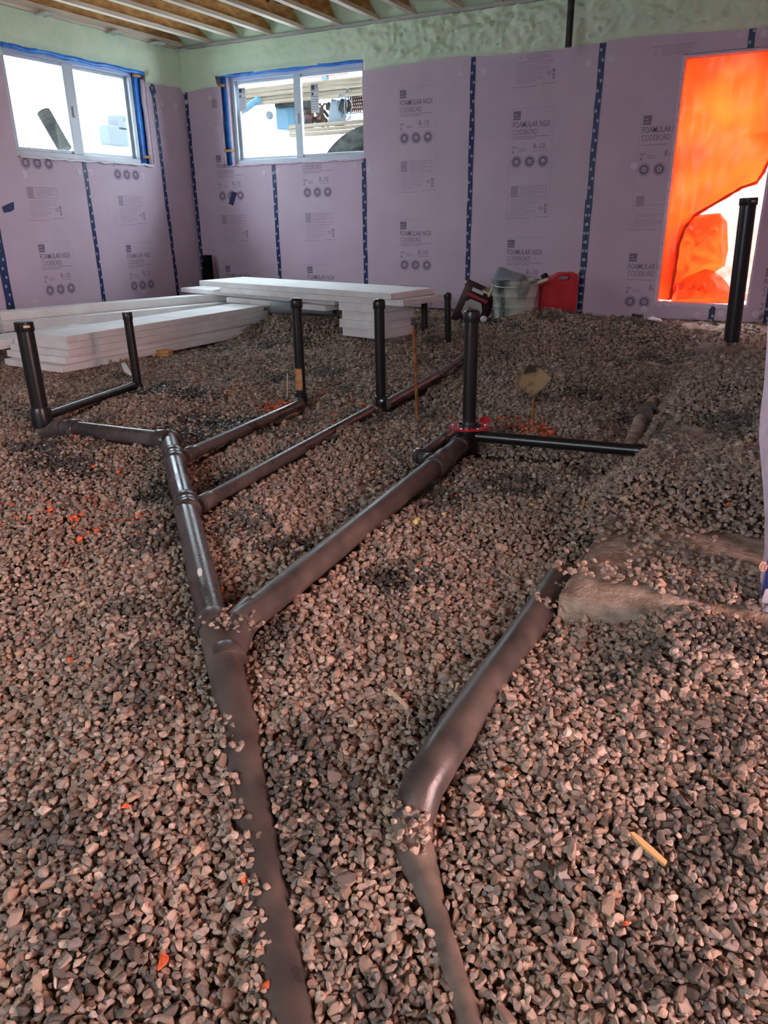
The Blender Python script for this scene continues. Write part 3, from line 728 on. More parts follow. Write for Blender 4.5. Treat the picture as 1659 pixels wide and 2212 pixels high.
# main line in three runs
def run(pts, r, name, m, parent=None):
    for a, b in zip(pts[:-1], pts[1:]): seg(a, b, r)
    return MB().tube(pts, r, 32).build(name, m, parent or net, smooth=60)
run(main_pts[:3], R3, 'main_pipe', M_ABSD); run(main_pts[2:], R3, 'main_pipe', M_ABSDD)
dm = (main_pts[1]-main_pts[0]).normalized()
c_top = V3(PZ(371, 975, -1.03)); ring_collar(V3(PZ(366, 952, -1.03)), dm, .035, R3*1.06, M_ABSD)
tw = collar(V3(PZ(377, 992, -1.033)), dm, .15, R3, 'tee_fitting', M_ABSD)
tw2 = collar(V3(PZ(404, 1095, -1.036)), dm, .13, R3, 'tee_fitting', M_ABSD)
dw = (main_pts[3]-main_pts[2]).normalized()
ring_collar(V3(PZ(463, 1352, -1.055)), dw, .05, R3, M_ABSDD, name='wye_collar')
ring_collar(V3(PZ(489, 1428, -1.08)), dw, .045, R3*1.04, M_ABSDD, name='wye_collar')
MB().tube([V3(PZ(489, 1425, -1.08)), V3(PZ(520, 1345, -1.05)), V3(PZ(545, 1320, -1.045))], R3*1.05, 24).build('wye_arm', M_ABSDD, net, smooth=60)
MB().add([V3(PZ(x, y, -.985)) for x, y in ((427, 1229), (433, 1226), (437, 1232), (436, 1243), (430, 1246), (426, 1238))], [(0, 1, 2, 3, 4, 5)]).build('paint_dab', M_WPAINT, net)
# left end: arm from riser elbow to the main
LE = V3(PZ(140, 924, -1.02)); LT = V3(PZ(352, 950, -1.02))
run([LE, LT], R3*.95, 'connecting_pipe', M_ABSD)
ring_collar(LE.lerp(LT, .10), LT-LE, .05, R3, M_ABSD); ring_collar(LT, LT-LE, .06, R3*1.0, M_ABSD)
MB().tube([LE+(LE-LT).normalized()*.0, LE+(LE-LT).normalized()*.05+Vector((0, 0, -.01)), LE+(LE-LT).normalized()*.10+Vector((0, -.02, -.05)), LE+(LE-LT).normalized()*.11+Vector((0, -.03, -.12))], R3*1.12, 24).build('elbow', M_ABSD, net, smooth=60)
# elbow from the arm to the top of the main
MB().tube([LT, (LT+main_pts[0])/2+Vector((0, .012, 0)), main_pts[0]], R3*1.05, 24).build('elbow', M_ABSD, net, smooth=60)
# branch lines
def at_px(x, y, z): return V3(PZ(x, y, z))
b3a, b3b = at_px(400, 985, -1.03), at_px(648, 874, -1.03)
run([b3a, b3b], R2, 'branch_pipe', M_ABSD)
ring_collar(b3a.lerp(b3b, .04), b3b-b3a, .06, R2, M_ABSD)
b4a, b4b, b4c = at_px(430, 1092, -1.035), at_px(640, 975, -1.035), at_px(800, 888, -1.055)
run([b4a, b4b, b4c], R2, 'branch_pipe', M_ABSD)
ring_collar(b4a.lerp(b4b, .06), b4b-b4a, .07, R2, M_ABSDD)
f0, f1 = at_px(515, 1352, -1.045), at_px(1000, 958, -1.035)
run([f0, f1], R3, 'branch_pipe', M_ABSDD)
dfl = (f1-f0).normalized()
tf = collar(at_px(950, 1000, -1.035), dfl, .17, R3, 'tee_fitting', M_ABSDD)
ring_collar(at_px(992, 964, -1.035), dfl, .04, R3, M_ABSD)
# side loop of the vent
s0, s1 = at_px(946, 1006, -1.035), at_px(908, 985, -1.03)
MB().tube([s0, s1], R15*1.25, 20).build('vent_stub', M_ABSC, net, smooth=60); ring_collar(s1, s1-s0, .035, R15*1.3, M_ABSC); ring_collar(s0.lerp(s1, .45), s1-s0, .03, R15*1.3, M_ABS)
s2 = at_px(978, 933, -1.03)
run([s1, s1.lerp(s2, .08), s2], R15, 'vent_pipe', M_ABSD); ring_collar(s1.lerp(s2, .72), s2-s1, .07, R15, M_ABSD); seg(s0, s1, R15)
# flange riser
FB = Vector((-1.43, 3.74, -1.06)); FZ = -.955
fx, fy = at_px(1013, 922, FZ)[:2]
FB = Vector((fx, fy, -1.08))
MB().rod(FB, FB+Vector((0, 0, .2)), [(0, .050), (.07, .052), (.125, .058), (.125, .045), (.02, .045)], 32, cap=False).build('closet_bend', M_ABS, net, smooth=40)
seg(FB, FB+Vector((.001, 0, 0)), .055); seg(f1, FB, R3)
MB().tube([f1, f1.lerp(FB, .6), FB+Vector((0, 0, .03))], R3, 20).build('bend', M_ABS, net, smooth=60)
fl = MB(); n = 48; prof = []
for k in range(n):
    a = 2*math.pi*k/n; ro = .098+.006*math.cos(a*3); prof.append((a, ro))
vs = []; 
for zz, which in ((FZ, 0), (FZ+.008, 0), (FZ+.008, 1), (FZ, 1)):
    for a, ro in prof:
        r = ro if which == 0 else .05
        vs.append((fx+r*math.cos(a), fy+r*math.sin(a), zz))
fs = []
for q in range(4):
    for k in range(n): fs.append((q*n+k, q*n+(k+1) % n, ((q+1) % 4)*n+(k+1) % n, ((q+1) % 4)*n+k))
fl.add(vs, fs)
fo_ = fl.build('closet_flange', M_RED, net, smooth=30)
MB().rod((fx, fy, FZ-.03), (fx, fy, FZ+.02), [(0, .054), (.045, .054), (.045, .047), (0, .047)], 32, cap=False).build('flange_neck', M_ABS, fo_, smooth=40)
for k in range(6):
    a = k*math.pi/3+.4; MB().rod((fx+.078*math.cos(a), fy+.078*math.sin(a), FZ+.007), (fx+.078*math.cos(a), fy+.078*math.sin(a), FZ+.014), [(0, .006), (.004, .006), (.006, .003)], 10).build('flange_screw', M_GALV, fo_)
MB().add([(fx+.03, fy+.06, FZ+.012), (fx+.085, fy+.045, FZ+.012), (fx+.09, fy+.055, FZ+.03), (fx+.06, fy+.075, FZ+.045), (fx+.03, fy+.075, FZ+.03)], [(0, 1, 2, 3, 4)]).build('torn_membrane', M_RED, fo_)
# pipe to the right from the flange, lying on the stones
q0, q1 = at_px(1030, 942, -.985), at_px(1390, 974, -.965)
MB().pipe(q0, q1, R15*1.1, 24).build('branch_pipe', M_ABS, net, smooth=60); seg(q0, q1, R15*1.2)
dq = (q1-q0).normalized(); ring_collar(q1-dq*.02, dq, .05, R15*1.1, M_ABS, name='end_cap')

# risers
def riser(parent, base, top, r, cap='round', label=None, name='riser', clean=False, glow=None, foot=True):
    base = V3(base); top = V3(top); d = (top-base).normalized(); L = (top-base).length
    o = MB().rod(base, top, [(0, r), (L-.005, r)], 28).build(name, M_ABS, parent, smooth=50)
    if parent is not None and label: o['label'] = label
    if cap == 'round':
        MB().rod(top-d*.045, top, [(0, r), (0, r*1.16), (.003, r*1.2), (.036, r*1.2), (.046, r*1.12), (.052, r*.85), (.055, r*.4), (.0555, .0005)], 28).build('cap', M_ABS, o if parent else parent, smooth=40)
    else:
        c = MB().rod(top-d*.05, top, [(0, r), (0, r*1.1), (.002, r*1.12), (.048, r*1.12), (.051, r*1.06), (.051, .0005)], 32).build('cap', M_ABS, o, smooth=35)
        # small orange-white maker sticker
    if foot:
        MB().rod(base-d*.02, base+d*.05, [(0, r), (0, r*1.18), (.04, r*1.2), (.058, r*1.2), (.06, r*1.1), (.06, r)], 28).build('foot_hub', M_ABS, o, smooth=40)
    return o
s1r = riser(net, (-3.63, 2.78, -1.12), (-3.635, 2.78, -.51), R3, 'flat', 'widest capped riser at far left')
MB().rod((-3.63, 2.78, -1.25), (-3.63, 2.78, -.98), [(0, R3*1.3), (.24, R3*1.3), (.27, R3*1.1)], 28).build('elbow', M_ABS, net, smooth=40)
st = MB()
for k in range(6):
    pass
def cap_sticker(o, c, r, ang, z, w, h, m):
    vs = []; fs = []
    for k in range(6):
        a = ang+(k/5-.5)*w/r
        for zz in (z, z+h): vs.append((c[0]+(r+.0008)*math.cos(a), c[1]+(r+.0008)*math.sin(a), zz))
    for k in range(5): fs.append((2*k, 2*k+2, 2*k+3, 2*k+1))
    return MB().add(vs, fs).build('cap_sticker', m, o, smooth=60)
cap_sticker(s1r, (-3.635, 2.78), R3*1.12, math.atan2(-2.78, 3.63)+.25, -.538, .034, .013, M_SLIVP)
s2r = riser(net, (-3.82, 3.72, -1.08), (-3.83, 3.72, -.57), R2*.95, 'flat', 'thin capped riser near the foam boards')
e0, e1 = V3((-3.60, 2.80, -1.03)), V3((-3.80, 3.66, -1.045))
run([e0, e1], R15, 'link_pipe', M_ABS)
s3r = riser(net, (-2.53, 3.78, -1.04), (-2.53, 3.78, -.45), R2, 'round', 'capped riser with an orange scuff painted near its foot')
M_GLOW = noisy(mat('orange_glow_paint', (.6, .2, .05), .6), (.45, .12, .03), (.55, .33, .16), 30, 3)
cap_sticker(s3r, (-2.53, 3.78), R2, math.atan2(-3.78, 2.53)+.05-.5, -.98, .05, .13, M_GLOW).name = 'painted_glow'  # orange light falling on the riser, painted on as a colour patch
MB().tube([(-2.53, 3.78, -1.0), (-2.53, 3.775, -1.04), (-2.528, 3.74, -1.055), tuple(b3b)], R2*1.12, 20).build('elbow', M_ABS, net, smooth=60)
s4r = riser(net, (-2.04, 3.90, -1.04), (-2.045, 3.90, -.45), R2, 'round', 'capped riser in the middle beside the rusty stake')
p40, p41, p42 = at_px(835, 874, -1.035), at_px(945, 811, -1.02), at_px(1000, 772, -1.03)
run([p40, p41], R2, 'branch_pipe', M_ABSD); run([p41, p42], R15, 'branch_pipe', M_ABSD); ring_collar(p41, p41-p40, .05, R2*.98, M_ABSD)
MB().tube([(-2.04, 3.90, -1.0), (-2.04, 3.905, -1.035), tuple(p40)], R2*1.12, 20).build('elbow', M_ABS, net, smooth=60)
s5r = riser(net, (fx, fy+.0, -.98), (fx-.01, fy+.02, -.415), R2*1.08, 'round', 'capped riser standing in the red flange', foot=False)
MB().rod((fx, fy, -.975), (fx, fy, -.93), [(0, .046), (.028, .046), (.03, .036), (.05, .036)], 28).build('test_plug', M_ABSC, net, smooth=40)
# free standing risers
r6 = riser(None, (-2.89, 6.42, -1.08), (-2.90, 6.42, -.63), .0295, 'round', name='small_riser', foot=False)
r6c = [o for o in COL.objects if o.name.startswith('cap') and o.parent is None]
def adopt(child, par): 
    child.parent = par; child.location = child.location-par.location
for o in r6c: adopt(o, r6)
tag(r6, 'thin black capped riser at the back, left one of the far pair', 'pipe')
r7 = riser(None, (-2.52, 6.09, -1.08), (-2.53, 6.08, -.62), .0275, 'round', name='small_riser', foot=False)
for o in [o for o in COL.objects if o.name.startswith('cap') and o.parent is None]: adopt(o, r7)
tag(r7, 'thin black capped riser at the back, right one of the far pair', 'pipe')
r8 = riser(None, (-.30, 6.53, -1.0), (-.335, 6.53, .09), .057, 'flat', name='tall_riser', foot=True)
tag(r8, 'tall thick black riser with a flat cap in front of the orange doorway', 'pipe')
cap_sticker(r8, (-.335, 6.53), .057*1.12, math.atan2(-6.53, .335)+.55, .06, .03, .015, M_SLIVP)
seg((-2.89, 6.42), (-2.89, 6.421), .03); seg((-2.52, 6.09), (-2.52, 6.091), .03); seg((-.3, 6.53), (-.3, 6.531), .06)
# right buried line with a bend
rp = [at_px(1212, 1245, -1.075), at_px(1150, 1345, -1.07), at_px(1040, 1500, -1.055), at_px(960, 1620, -1.07), at_px(912, 1700, -1.09), at_px(890, 1775, -1.15), at_px(900, 1850, -1.17), at_px(938, 1960, -1.19), at_px(978, 2090, -1.212), at_px(1025, 2240, -1.225), at_px(1070, 2400, -1.235)]
bp = empty('buried_drain_pipe', rp[4], 'dust covered black pipe bending through the gravel at the right of the long main', 'drain pipe')
MB().tube(rp[:6], [R3]*6, 32).build('upper_pipe', M_ABSDD, bp, smooth=60)
MB().tube(rp[5:], [R3, R3*.9, R3*.5, R3*.46, R3*.46, R3*.46], 32).build('lower_pipe', M_ABSB, bp, smooth=60)
for a, b in zip(rp[1:-1], rp[2:]): seg(a, b, R3*.28 if a[1] < 1.0 else R3*.92)
# footing sleeve pipe seen in the trench
sl = MB().tube([at_px(1412, 868, -1.03), at_px(1382, 912, -1.035), at_px(1355, 985, -1.09)], .036, 20).build('sleeve_pipe', M_FOOT, None, smooth=60)
tag(sl, 'short dusty tan sleeve pipe in the trench beside the footing', 'pipe'); seg(at_px(1412, 868, -1.0), at_px(1355, 985, -1.06), .03)
for q in (.15, .45):
    c = at_px(1412, 868, -1.0).lerp(at_px(1382, 912, -1.01), q+.2); MB().rod(c, c+Vector((.0, -.01, 0)), [(0, .04), (0, .044), (.012, .044), (.012, .04)], 20).build('ring', M_ABSDD, sl)
# hose in the pit
hz = [at_px(1395, 782, -1.02), at_px(1425, 788, -1.03), at_px(1440, 793, -1.03), at_px(1470, 788, -1.02), at_px(1505, 783, -.99)]
ho = MB().tube(hz, .012, 10).build('hose', M_FOOT, None, smooth=60); tag(ho, 'dusty pinkish hose end in the hollow before the concrete block', 'hose')
# hanging vent pipe
hp = MB().pipe((-1.98, 7.35, 1.33), (-1.98, 7.35, 2.07), .029, 24).build('hanging_pipe', M_ABS, None, smooth=50); tag(hp, 'black vent pipe hanging from the ceiling before the back wall', 'pipe')
# grey pipe under the boards
ga, gb = V3(PZ(588, 664, -.80)), V3(PZ(722, 667, -.80))
gp = MB().rod(ga, gb, [(0, .045), (0, .052), (.004, .053), ((gb-ga).length, .053), ((gb-ga).length, .045), (.01, .045)], 28, cap=False).build('grey_pipe', M_GREY, None, smooth=50); tag(gp, 'loose grey pipe lying under the white boards at the back', 'pipe')

# ================================================================ WHITE FOAM BOARDS
def slab(name, p0, dirv, width, L, th, zt, label, group, tilt=0.0, roll=0.0):
    """p0 = near right top corner (x,y); dirv = unit long direction; width goes to the left of it"""
    d = Vector((dirv[0], dirv[1], tilt)).normalized(); w = Vector((-dirv[1], dirv[0], roll)).normalized()
    A = Vector((p0[0], p0[1], zt)); up = Vector((0, 0, th))
    top = [A, A+d*L, A+d*L+w*width, A+w*width]
    # a few nicks along the long edge
    n = 12; mb = MB(); rr = random.Random(hash(label) % 999 + len(label))
    e = []
    for i in range(n+1):
        k = rr.uniform(0, .003)
        e.append((A+d*L*i/n+w*k))
    vs = []
    for i in range(n+1): vs += [e[i]-up, e[i], A+d*L*i/n+w*width, A+d*L*i/n+w*width-up]
    fs = []
    for i in range(n):
        a = 4*i; b = a+4
        fs += [(a, b, b+1, a+1), (a+1, b+1, b+2, a+2), (a+2, b+2, b+3, a+3), (a+3, b+3, b, a)]
    fs += [(0, 1, 2, 3), (4*n+3, 4*n+2, 4*n+1, 4*n)]
    o = mb.add(vs, fs).build(name, M_WHITE, None, bevel=.002)
    return tag(o, label, 'foam board', group)
A1 = PZ(143, 727, -.80); B1 = PZ(570, 661, -.805); d1 = Vector((B1[0]-A1[0], B1[1]-A1[1])); L1 = d1.length; d1.normalize()
g1 = 'white foam boards stacked at left'
A1 = Vector((A1[0], A1[1]))
wv = Vector((-d1[1], d1[0]))
ordn = ['topmost', 'second from the top', 'third from the top', 'fourth from the top', 'bottom']
offs = [(0, 0, .42, 0), (.01, .0, .66, .05), (-.02, .012, .70, .08), (-.03, -.012, .72, .03), (-.10, .03, .70, -.12)]
for i, (al, sd, wd, lo) in enumerate(offs):
    slab('white_foam_board', A1+d1*al*1.0+wv*(-sd), d1, wd, L1+lo-al*.2, .049, -.80-.0505*i, 'white foam board in the near left stack, %s of its stack' % ordn[i], g1)
slab('white_foam_board', A1+wv*.76-d1*.35, d1, .34, 1.25, .07, -.875, 'short thick white foam board lying between the two left stacks', g1)
bl = MB().obox(V3(PZ(350, 762, -1.045)), (.16, .09, .05), Matrix.Rotation(.3, 3, 'Z')).build('wood_block', M_WOODY, None, bevel=.003); tag(bl, 'yellow wood block under the near left stack of white boards', 'block')
C0 = PZ(0, 675, -.75); C1 = PZ(520, 631, -.75); d2 = Vector((C1[0]-C0[0], C1[1]-C0[1])).normalized(); C1 = Vector((C1[0], C1[1])); w2 = Vector((-d2[1], d2[0]))
g2 = 'white foam boards in the rear left stack'
slab('white_foam_board', C1-d2*2.46, d2, .36, 2.46, .075, -.75, 'long white foam board along the left wall, topmost of the rear left stack', g2, roll=-.05)
slab('white_foam_board', C1-d2*2.50+w2*-.16, d2, .50, 2.56, .072, -.827, 'long white foam board along the left wall, middle of the rear left stack', g2)
slab('white_foam_board', C1-d2*2.40+w2*-.22, d2, .56, 2.1, .06, -.90, 'white foam board along the left wall, bottom of the rear left stack', g2)
q = [V3(PZ(x, y, -.60)) for x, y in ((430, 606), (845, 634))]
d3 = Vector((q[1][0]-q[0][0], q[1][1]-q[0][1])); L3 = d3.length; d3.normalize(); w3 = Vector((-d3[1], d3[0]))
g3 = 'white foam boards piled by the back wall'
Q0 = Vector((q[0][0], q[0][1]))
slab('white_foam_board', Q0, d3, .60, L3, .05, -.60, 'wide white foam board by the back wall, topmost of its pile', g3)
slab('white_foam_board', Q0+d3*.35+w3*-.02, Vector((d3[0], d3[1]+.02)).normalized(), .60, L3-.24, .05, -.652, 'wide white foam board by the back wall, second from the top of its pile', g3)
slab('white_foam_board', Q0+d3*-.50+w3*.12, d3, .50, 2.3, .045, -.704, 'white foam board by the back wall, third in its pile and sticking out left', g3)
slab('white_foam_board', Q0+d3*.35+w3*.05, d3, .55, 1.4, .05, -.752, 'white foam board by the back wall, fourth in its pile', g3)
slab('white_foam_board', Q0+d3*.50+w3*.46, d3, .18, 1.1, .18, -.804, 'thick white foam block at the bottom left of the pile by the back wall', g3)
for k in range(4):
    slab('foam_offcut', Q0+d3*(L3-.62+.02*(k % 2))+w3*(.02+.02*(k % 2)), d3, .45, .46, .072, -.704-.0735*k, 'short white foam offcut propping the right end of the back pile, %s of four' % ['first', 'second', 'third', 'lowest'][k], 'foam offcuts propping the pile')
dk = MB().add([V3(PZ(x, y, z)) for x, y, z in ((378, 668, -.86), (440, 660, -.86), (442, 668, -.90), (380, 675, -.90))], [(0, 1, 2, 3)]).build('dark_mesh_scrap', M_DARK, None)
so = dk.modifiers.new('s', 'SOLIDIFY'); so.thickness = .02
tag(dk, 'dark mesh scrap between the two left stacks of white boards', 'scrap')
ps = MB().box((-6.35, 7.5, -1.0), (-6.27, 7.58, -.42)).box((-6.45, 7.6, -1.0), (-6.37, 7.66, -.5)).build('dark_post', M_EXDARK, None); tag(ps, 'short dark post standing in the far left corner behind the boards', 'post')

# ================================================================ STAKES
def rebar(name, a, b, r, m=M_RUST):
    a = V3(a); b = V3(b); L = (b-a).length; n = int(L/.012); prof = []
    for i in range(n+1): prof.append((L*i/n, r*(1.0 if i % 2 else 1.16)))
    return MB().rod(a, b, prof, 8).build(name, m, None, smooth=30)
sk = rebar('rusty_stake', (-1.69, 3.67, -1.1), (-1.715, 3.66, -.555), .0085); tag(sk, 'thin rusty orange stake standing between the middle risers', 'stake')
ps_ = empty('marked_stake', (-1.06, 3.75, -1.08), 'rusty rebar stake topped with a diamond of muddy plywood', 'stake')
o = rebar('rebar', (-1.06, 3.75, -1.1), (-1.068, 3.745, -.80), .0065); adopt(o, ps_)
cpl = V3(PY(1151, 820, 3.73)); fwd = Vector((cpl[0], cpl[1], -.15)).normalized()
Rm = Matrix((Vector((fwd[1], -fwd[0], 0)).normalized(), fwd, Vector((0, 0, 1)))).transposed() @ Matrix.Rotation(math.radians(38), 3, 'Y') @ Matrix.Rotation(.15, 3, 'X')
o = MB().obox(cpl, (.135, .019, .145), Rm).build('plywood_diamond', M_PLY, None, bevel=.002); adopt(o, ps_)
o = rebar('rusty_stake', (-2.72, 3.9, -1.1), (-2.74, 3.95, -.93), .004, M_SLIVP); tag(o, 'thin pale stick standing beside the orange marks near the riser with the painted orange glow', 'stake')

# ================================================================ BUCKET, CAN, BAG AND SCRAPS AT THE BACK
bc = Vector((-2.31, 7.25)); bz = -1.02
bk = empty('bucket', (bc[0], bc[1], bz), 'grimy ribbed bucket full of scraps behind the gravel mound', 'bucket')
H = .435; prof = [(0, .165), (0, .185)]
for i in range(25):
    t = i/24; r = .188+.042*t; r += .006 if (i in (5, 11, 17)) else 0; prof.append((.005+t*(H-.03), r))
prof += [(H-.025, .242), (H, .244), (H, .232), (H-.03, .225), (.02, .18), (.02, .001)]
o = MB().rod((bc[0], bc[1], bz), (bc[0], bc[1], bz+H), prof, 40).build('body', M_BUCKET, None, smooth=35); adopt(o, bk)
o = MB().tube([(bc[0]+.238*math.cos(a), bc[1]+.238*math.sin(a), bz+H-.01+.12*math.sin(max(0, a-math.pi)) * -.4) for a in np.linspace(math.pi*1.0, math.pi*2.0, 16)], .004, 8).build('handle', M_GALV, None, smooth=60); adopt(o, bk)
# crumpled sheet sticking out of the bucket
vs = []; fs = []
for i in range(9):
    for j in range(9):
        u, v_ = i/8, j/8; x = bc[0]-.20+.27*u; z = bz+H-.03+.11*math.sin(v_*1.6)*(1-.75*u)+.03; y = bc[1]-.10+.2*v_
        vs.append((x, y+.01*noise.noise((u*4, v_*4, 0)), z+.02*noise.noise((u*3, v_*3, 4))))
for i in range(8):
    for j in range(8): a = i*9+j; fs.append((a, a+1, a+10, a+9))
cs = MB().add(vs, fs).build('rubber_boot_scrap', M_GREY, None, smooth=60); m_ = cs.modifiers.new('s', 'SOLIDIFY'); m_.thickness = .02
cs.name = 'crumpled_sheet'; tag(cs, 'crumpled grey plastic sheet sticking out of the bucket, left side', 'plastic sheet')
def stick(name, a, b, w, t, m, label, cat='stick'):
    a = V3(a); b = V3(b); d = (b-a); L = d.length; R = d.to_track_quat('X', 'Z').to_matrix()
    return tag(MB().obox((a+b)/2, (L, w, t), R).build(name, m, None, bevel=.002), label, cat)
stick('wood_stick', PY(1150, 616, 7.2), PY(1184, 602, 7.15), .02, .025, M_SLIVP, 'pale splintered stick lying across the bucket rim, right side')
stick('wood_stick', PY(1003, 607, 7.35), PY(1062, 638, 7.25), .02, .022, M_SLIVP, 'brown stick leaning up to the left from the dark bag')
stick('wood_stick', PY(1055, 641, 7.22), PY(1070, 610, 7.30), .018, .02, M_SLIVP, 'short stick leaning on the left side of the bucket')
hb = MB()
rs = random.Random(4)
for k in range(60):
    a = PY(1060+rs.uniform(-13, 6), 632+rs.uniform(0, 6), 7.3); b = V3(a)+Vector((rs.uniform(-.05, .05), rs.uniform(-.03, .03), rs.uniform(.02, .07)))
    hb.tube([V3(a), b], .0025, 4)
tag(hb.build('brush_bristles', M_SLIVP, None), 'tuft of brown bristles above the dark bag', 'brush')
# fuel can
cn = empty('fuel_can', (-1.97, 7.60, -1.01), 'red plastic fuel can standing behind the bucket', 'fuel can')
outl = [(-.20, 0), (.155, 0), (.165, .05), (.17, .40), (.155, .455), (.12, .475), (-.02, .475), (-.045, .462), (-.09, .425), (-.16, .385), (-.20, .35)]
hole = [(-.01, .405), (.07, .405), (.085, .42), (.08, .445), (.0, .445), (-.03, .43)]
bm = bmesh.new()
def loopverts(pts, y): return [bm.verts.new((p[0], y, p[1])) for p in pts]
o0, o1 = loopverts(outl, -.075), loopverts(outl, .075); h0, h1 = loopverts(hole, -.075), loopverts(hole, .075)
for ring in (o0, o1):
    h_ = h0 if ring is o0 else h1
    es = [bm.edges.new((ring[i], ring[(i+1) % len(ring)])) for i in range(len(ring))]+[bm.edges.new((h_[i], h_[(i+1) % len(h_)])) for i in range(len(h_))]
    bmesh.ops.triangle_fill(bm, edges=es, use_beauty=True)
for a, b in ((o0, o1), (h0, h1)):
    for i in range(len(a)): bm.faces.new((a[i], a[(i+1) % len(a)], b[(i+1) % len(a)], b[i]))
bmesh.ops.recalc_face_normals(bm, faces=bm.faces)
me = bpy.data.meshes.new('can_body'); bm.to_mesh(me); bm.free(); me.materials.append(M_CAN)
o = bpy.data.objects.new('body', me); COL.objects.link(o); o.parent = cn; bv = o.modifiers.new('b', 'BEVEL'); bv.width = .014; bv.segments = 3; bv.limit_method = 'ANGLE'; bv.angle_limit = .9
o = MB().rod((-.13, 0, .39), (-.17, 0, .47), [(0, .03), (.03, .034), (.075, .034), (.08, .02)], 20).build('cap', M_DARK, None, smooth=40); o.parent = cn
o = MB().rod((.15, 0, .46), (.17, 0, .50), [(0, .014), (.03, .014), (.035, .006)], 12).build('vent_cap', M_YELLOW, None, smooth=40); o.parent = cn
cn.rotation_euler = (0, 0, math.radians(22))
# bag
bg_ = empty('cement_bag', (-2.79, 7.20, -1.04), 'dark cement bag with a red stripe and white badge leaning left of the bucket', 'bag')
bvs = []; bfs = []; n = 10
for s_ in (0, 1):
    for i in range(n+1):
        for j in range(n+1):
            u, v_ = i/n*2-1, j/n*2-1
            th = .07*max(0, (1-u**4))*max(0, (1-v_**4))+.006*noise.noise((u*3, v_*3, s_))
            bvs.append((u*.17, (-th if s_ == 0 else th), .21+v_*.21))
    for i in range(n):
        for j in range(n): a = s_*(n+1)**2+i*(n+1)+j; bfs.append((a, a+1, a+n+2, a+n+1))
o = MB().add(bvs, bfs); om = o.mesh('bag_body', M_BAG, 60); ob = bpy.data.objects.new('body', om); COL.objects.link(ob); ob.parent = bg_
def bag_flat(name, pts, m):
    me_ = MB().add([(x, -.079, z) for x, z in pts], [tuple(range(len(pts)))]).mesh(name, m); o_ = bpy.data.objects.new(name, me_); COL.objects.link(o_); o_.parent = bg_
bag_flat('red_stripe', [(-.13, .27), (.09, .27), (.09, .30), (-.13, .30)], M_BAGRED)
bag_flat('white_badge', [(-.11, .10), (-.05, .06), (.04, .06), (.08, .11), (.08, .19), (.04, .25), (-.07, .25), (-.11, .21)], M_PAPER)
bag_flat('white_print', [(-.10, .325), (.02, .325), (.02, .36), (-.10, .36)], M_PAPER)
o_ = MB().add([(-.06, -.081, .12), (.03, -.081, .12), (.03, -.081, .18), (-.06, -.081, .18)], [(0, 1, 2, 3)]).mesh('tan_print', M_WOODY); o2 = bpy.data.objects.new('tan_print', o_); COL.objects.link(o2); o2.parent = bg_
bg_.rotation_euler = (math.radians(-8), math.radians(24), math.radians(25))
# clear bulb lying on gravel
cb = MB().rod(V3(PY(1045, 690, 7.0))+Vector((0, 0, 0)), V3(PY(1045, 690, 7.0))+Vector((.02, -.05, .01)), [(0, .004), (.004, .02), (.015, .03), (.03, .034), (.045, .03), (.055, .018), (.06, .001)], 20).build('clear_plastic_cup', M_CLEAR, None, smooth=60); tag(cb, 'clear round plastic cup lying before the dark bag', 'cup')
bcp = V3(PY(1376, 686, 7.25)); bc2 = MB().rod(bcp+Vector((-.04, 0, .008)), bcp+Vector((.045, -.02, .0)), [(0, .02), (0, .028), (.07, .028), (.075, .034), (.09, .034), (.09, .02)], 20).build('black_coupling', M_ABS, None, smooth=40); tag(bc2, 'short black pipe coupling lying on top of the gravel mound', 'coupling')
for k, (x, y, w) in enumerate(((1396, 690, .035), (1408, 690, .045), (1421, 692, .035), (1352, 686, .02))):
    p = V3(PY(x, y, 7.4)); bm = bmesh.new(); bmesh.ops.create_icosphere(bm, subdivisions=2, radius=w)
    for v in bm.verts: v.co *= 1+.35*noise.noise(v.co*30+Vector((k, 0, 0))); v.co.z *= .6
    me = bpy.data.meshes.new('scrap'); bm.to_mesh(me); bm.free(); me.materials.append(M_SNOW)
    o = bpy.data.objects.new('foam_scrap', me); COL.objects.link(o); o.location = p; tag(o, 'white foam scrap at the back wall, %s' % ['touching the black coupling', 'largest of the row', 'rightmost of the row', 'left of the black coupling'][k], 'scrap', 'white foam scraps by the wall')
# concrete block + slab by the tall riser
cbk = MB().hexa([PZ(*p, -1.04) for p in ((1500, 782), (1575, 775), (1590, 760), (1512, 765))], [PZ(*p, -.955) for p in ((1503, 752), (1566, 750), (1580, 738), (1515, 740))]).build('concrete_block', M_CONC, None, bevel=.006); tag(cbk, 'grey concrete block beside the foot of the tall riser', 'block')

# ---- leaning foam edge and taped wall end at the far right
pn = empty('leaning_foam_strip', (.09, 2.1, -.96), 'warped pale pink foam strip leaning at the right edge of the picture', 'foam panel')
prof = [(.072, -1.055), (.069, -.90), (.055, -.80), (.035, -.706), (.005, -.577), (-.003, -.514), (-.007, -.426), (-.015, -.342), (-.024, -.26), (-.02, .0), (-.0, .6), (.02, 1.4)]
prof = [(x*.909, z*.909) for x, z in prof]; YP = 2.0
wid = [.008, .014, .028, .04, .045, .045, .045, .045, .045, .045, .045, .045]
vs = []; fs = []
for (x, z), w in zip(prof, wid):
    vs += [(x*1.06, YP*1.06, z*1.06), (x+w, YP, z), (x+w+.02, YP+.22, z), (x+.02, YP+.22, z)]
for i in range(len(prof)-1):
    a = 4*i; b = a+4
    for k in range(4): fs.append((a+k, a+(k+1) % 4, b+(k+1) % 4, b+k))
fs += [(0, 1, 2, 3), tuple(len(vs)-4+k for k in range(4))]
o = MB().add(vs, fs).build('foam_sheet', M_PINKEDGE, None, smooth=30); adopt(o, pn)
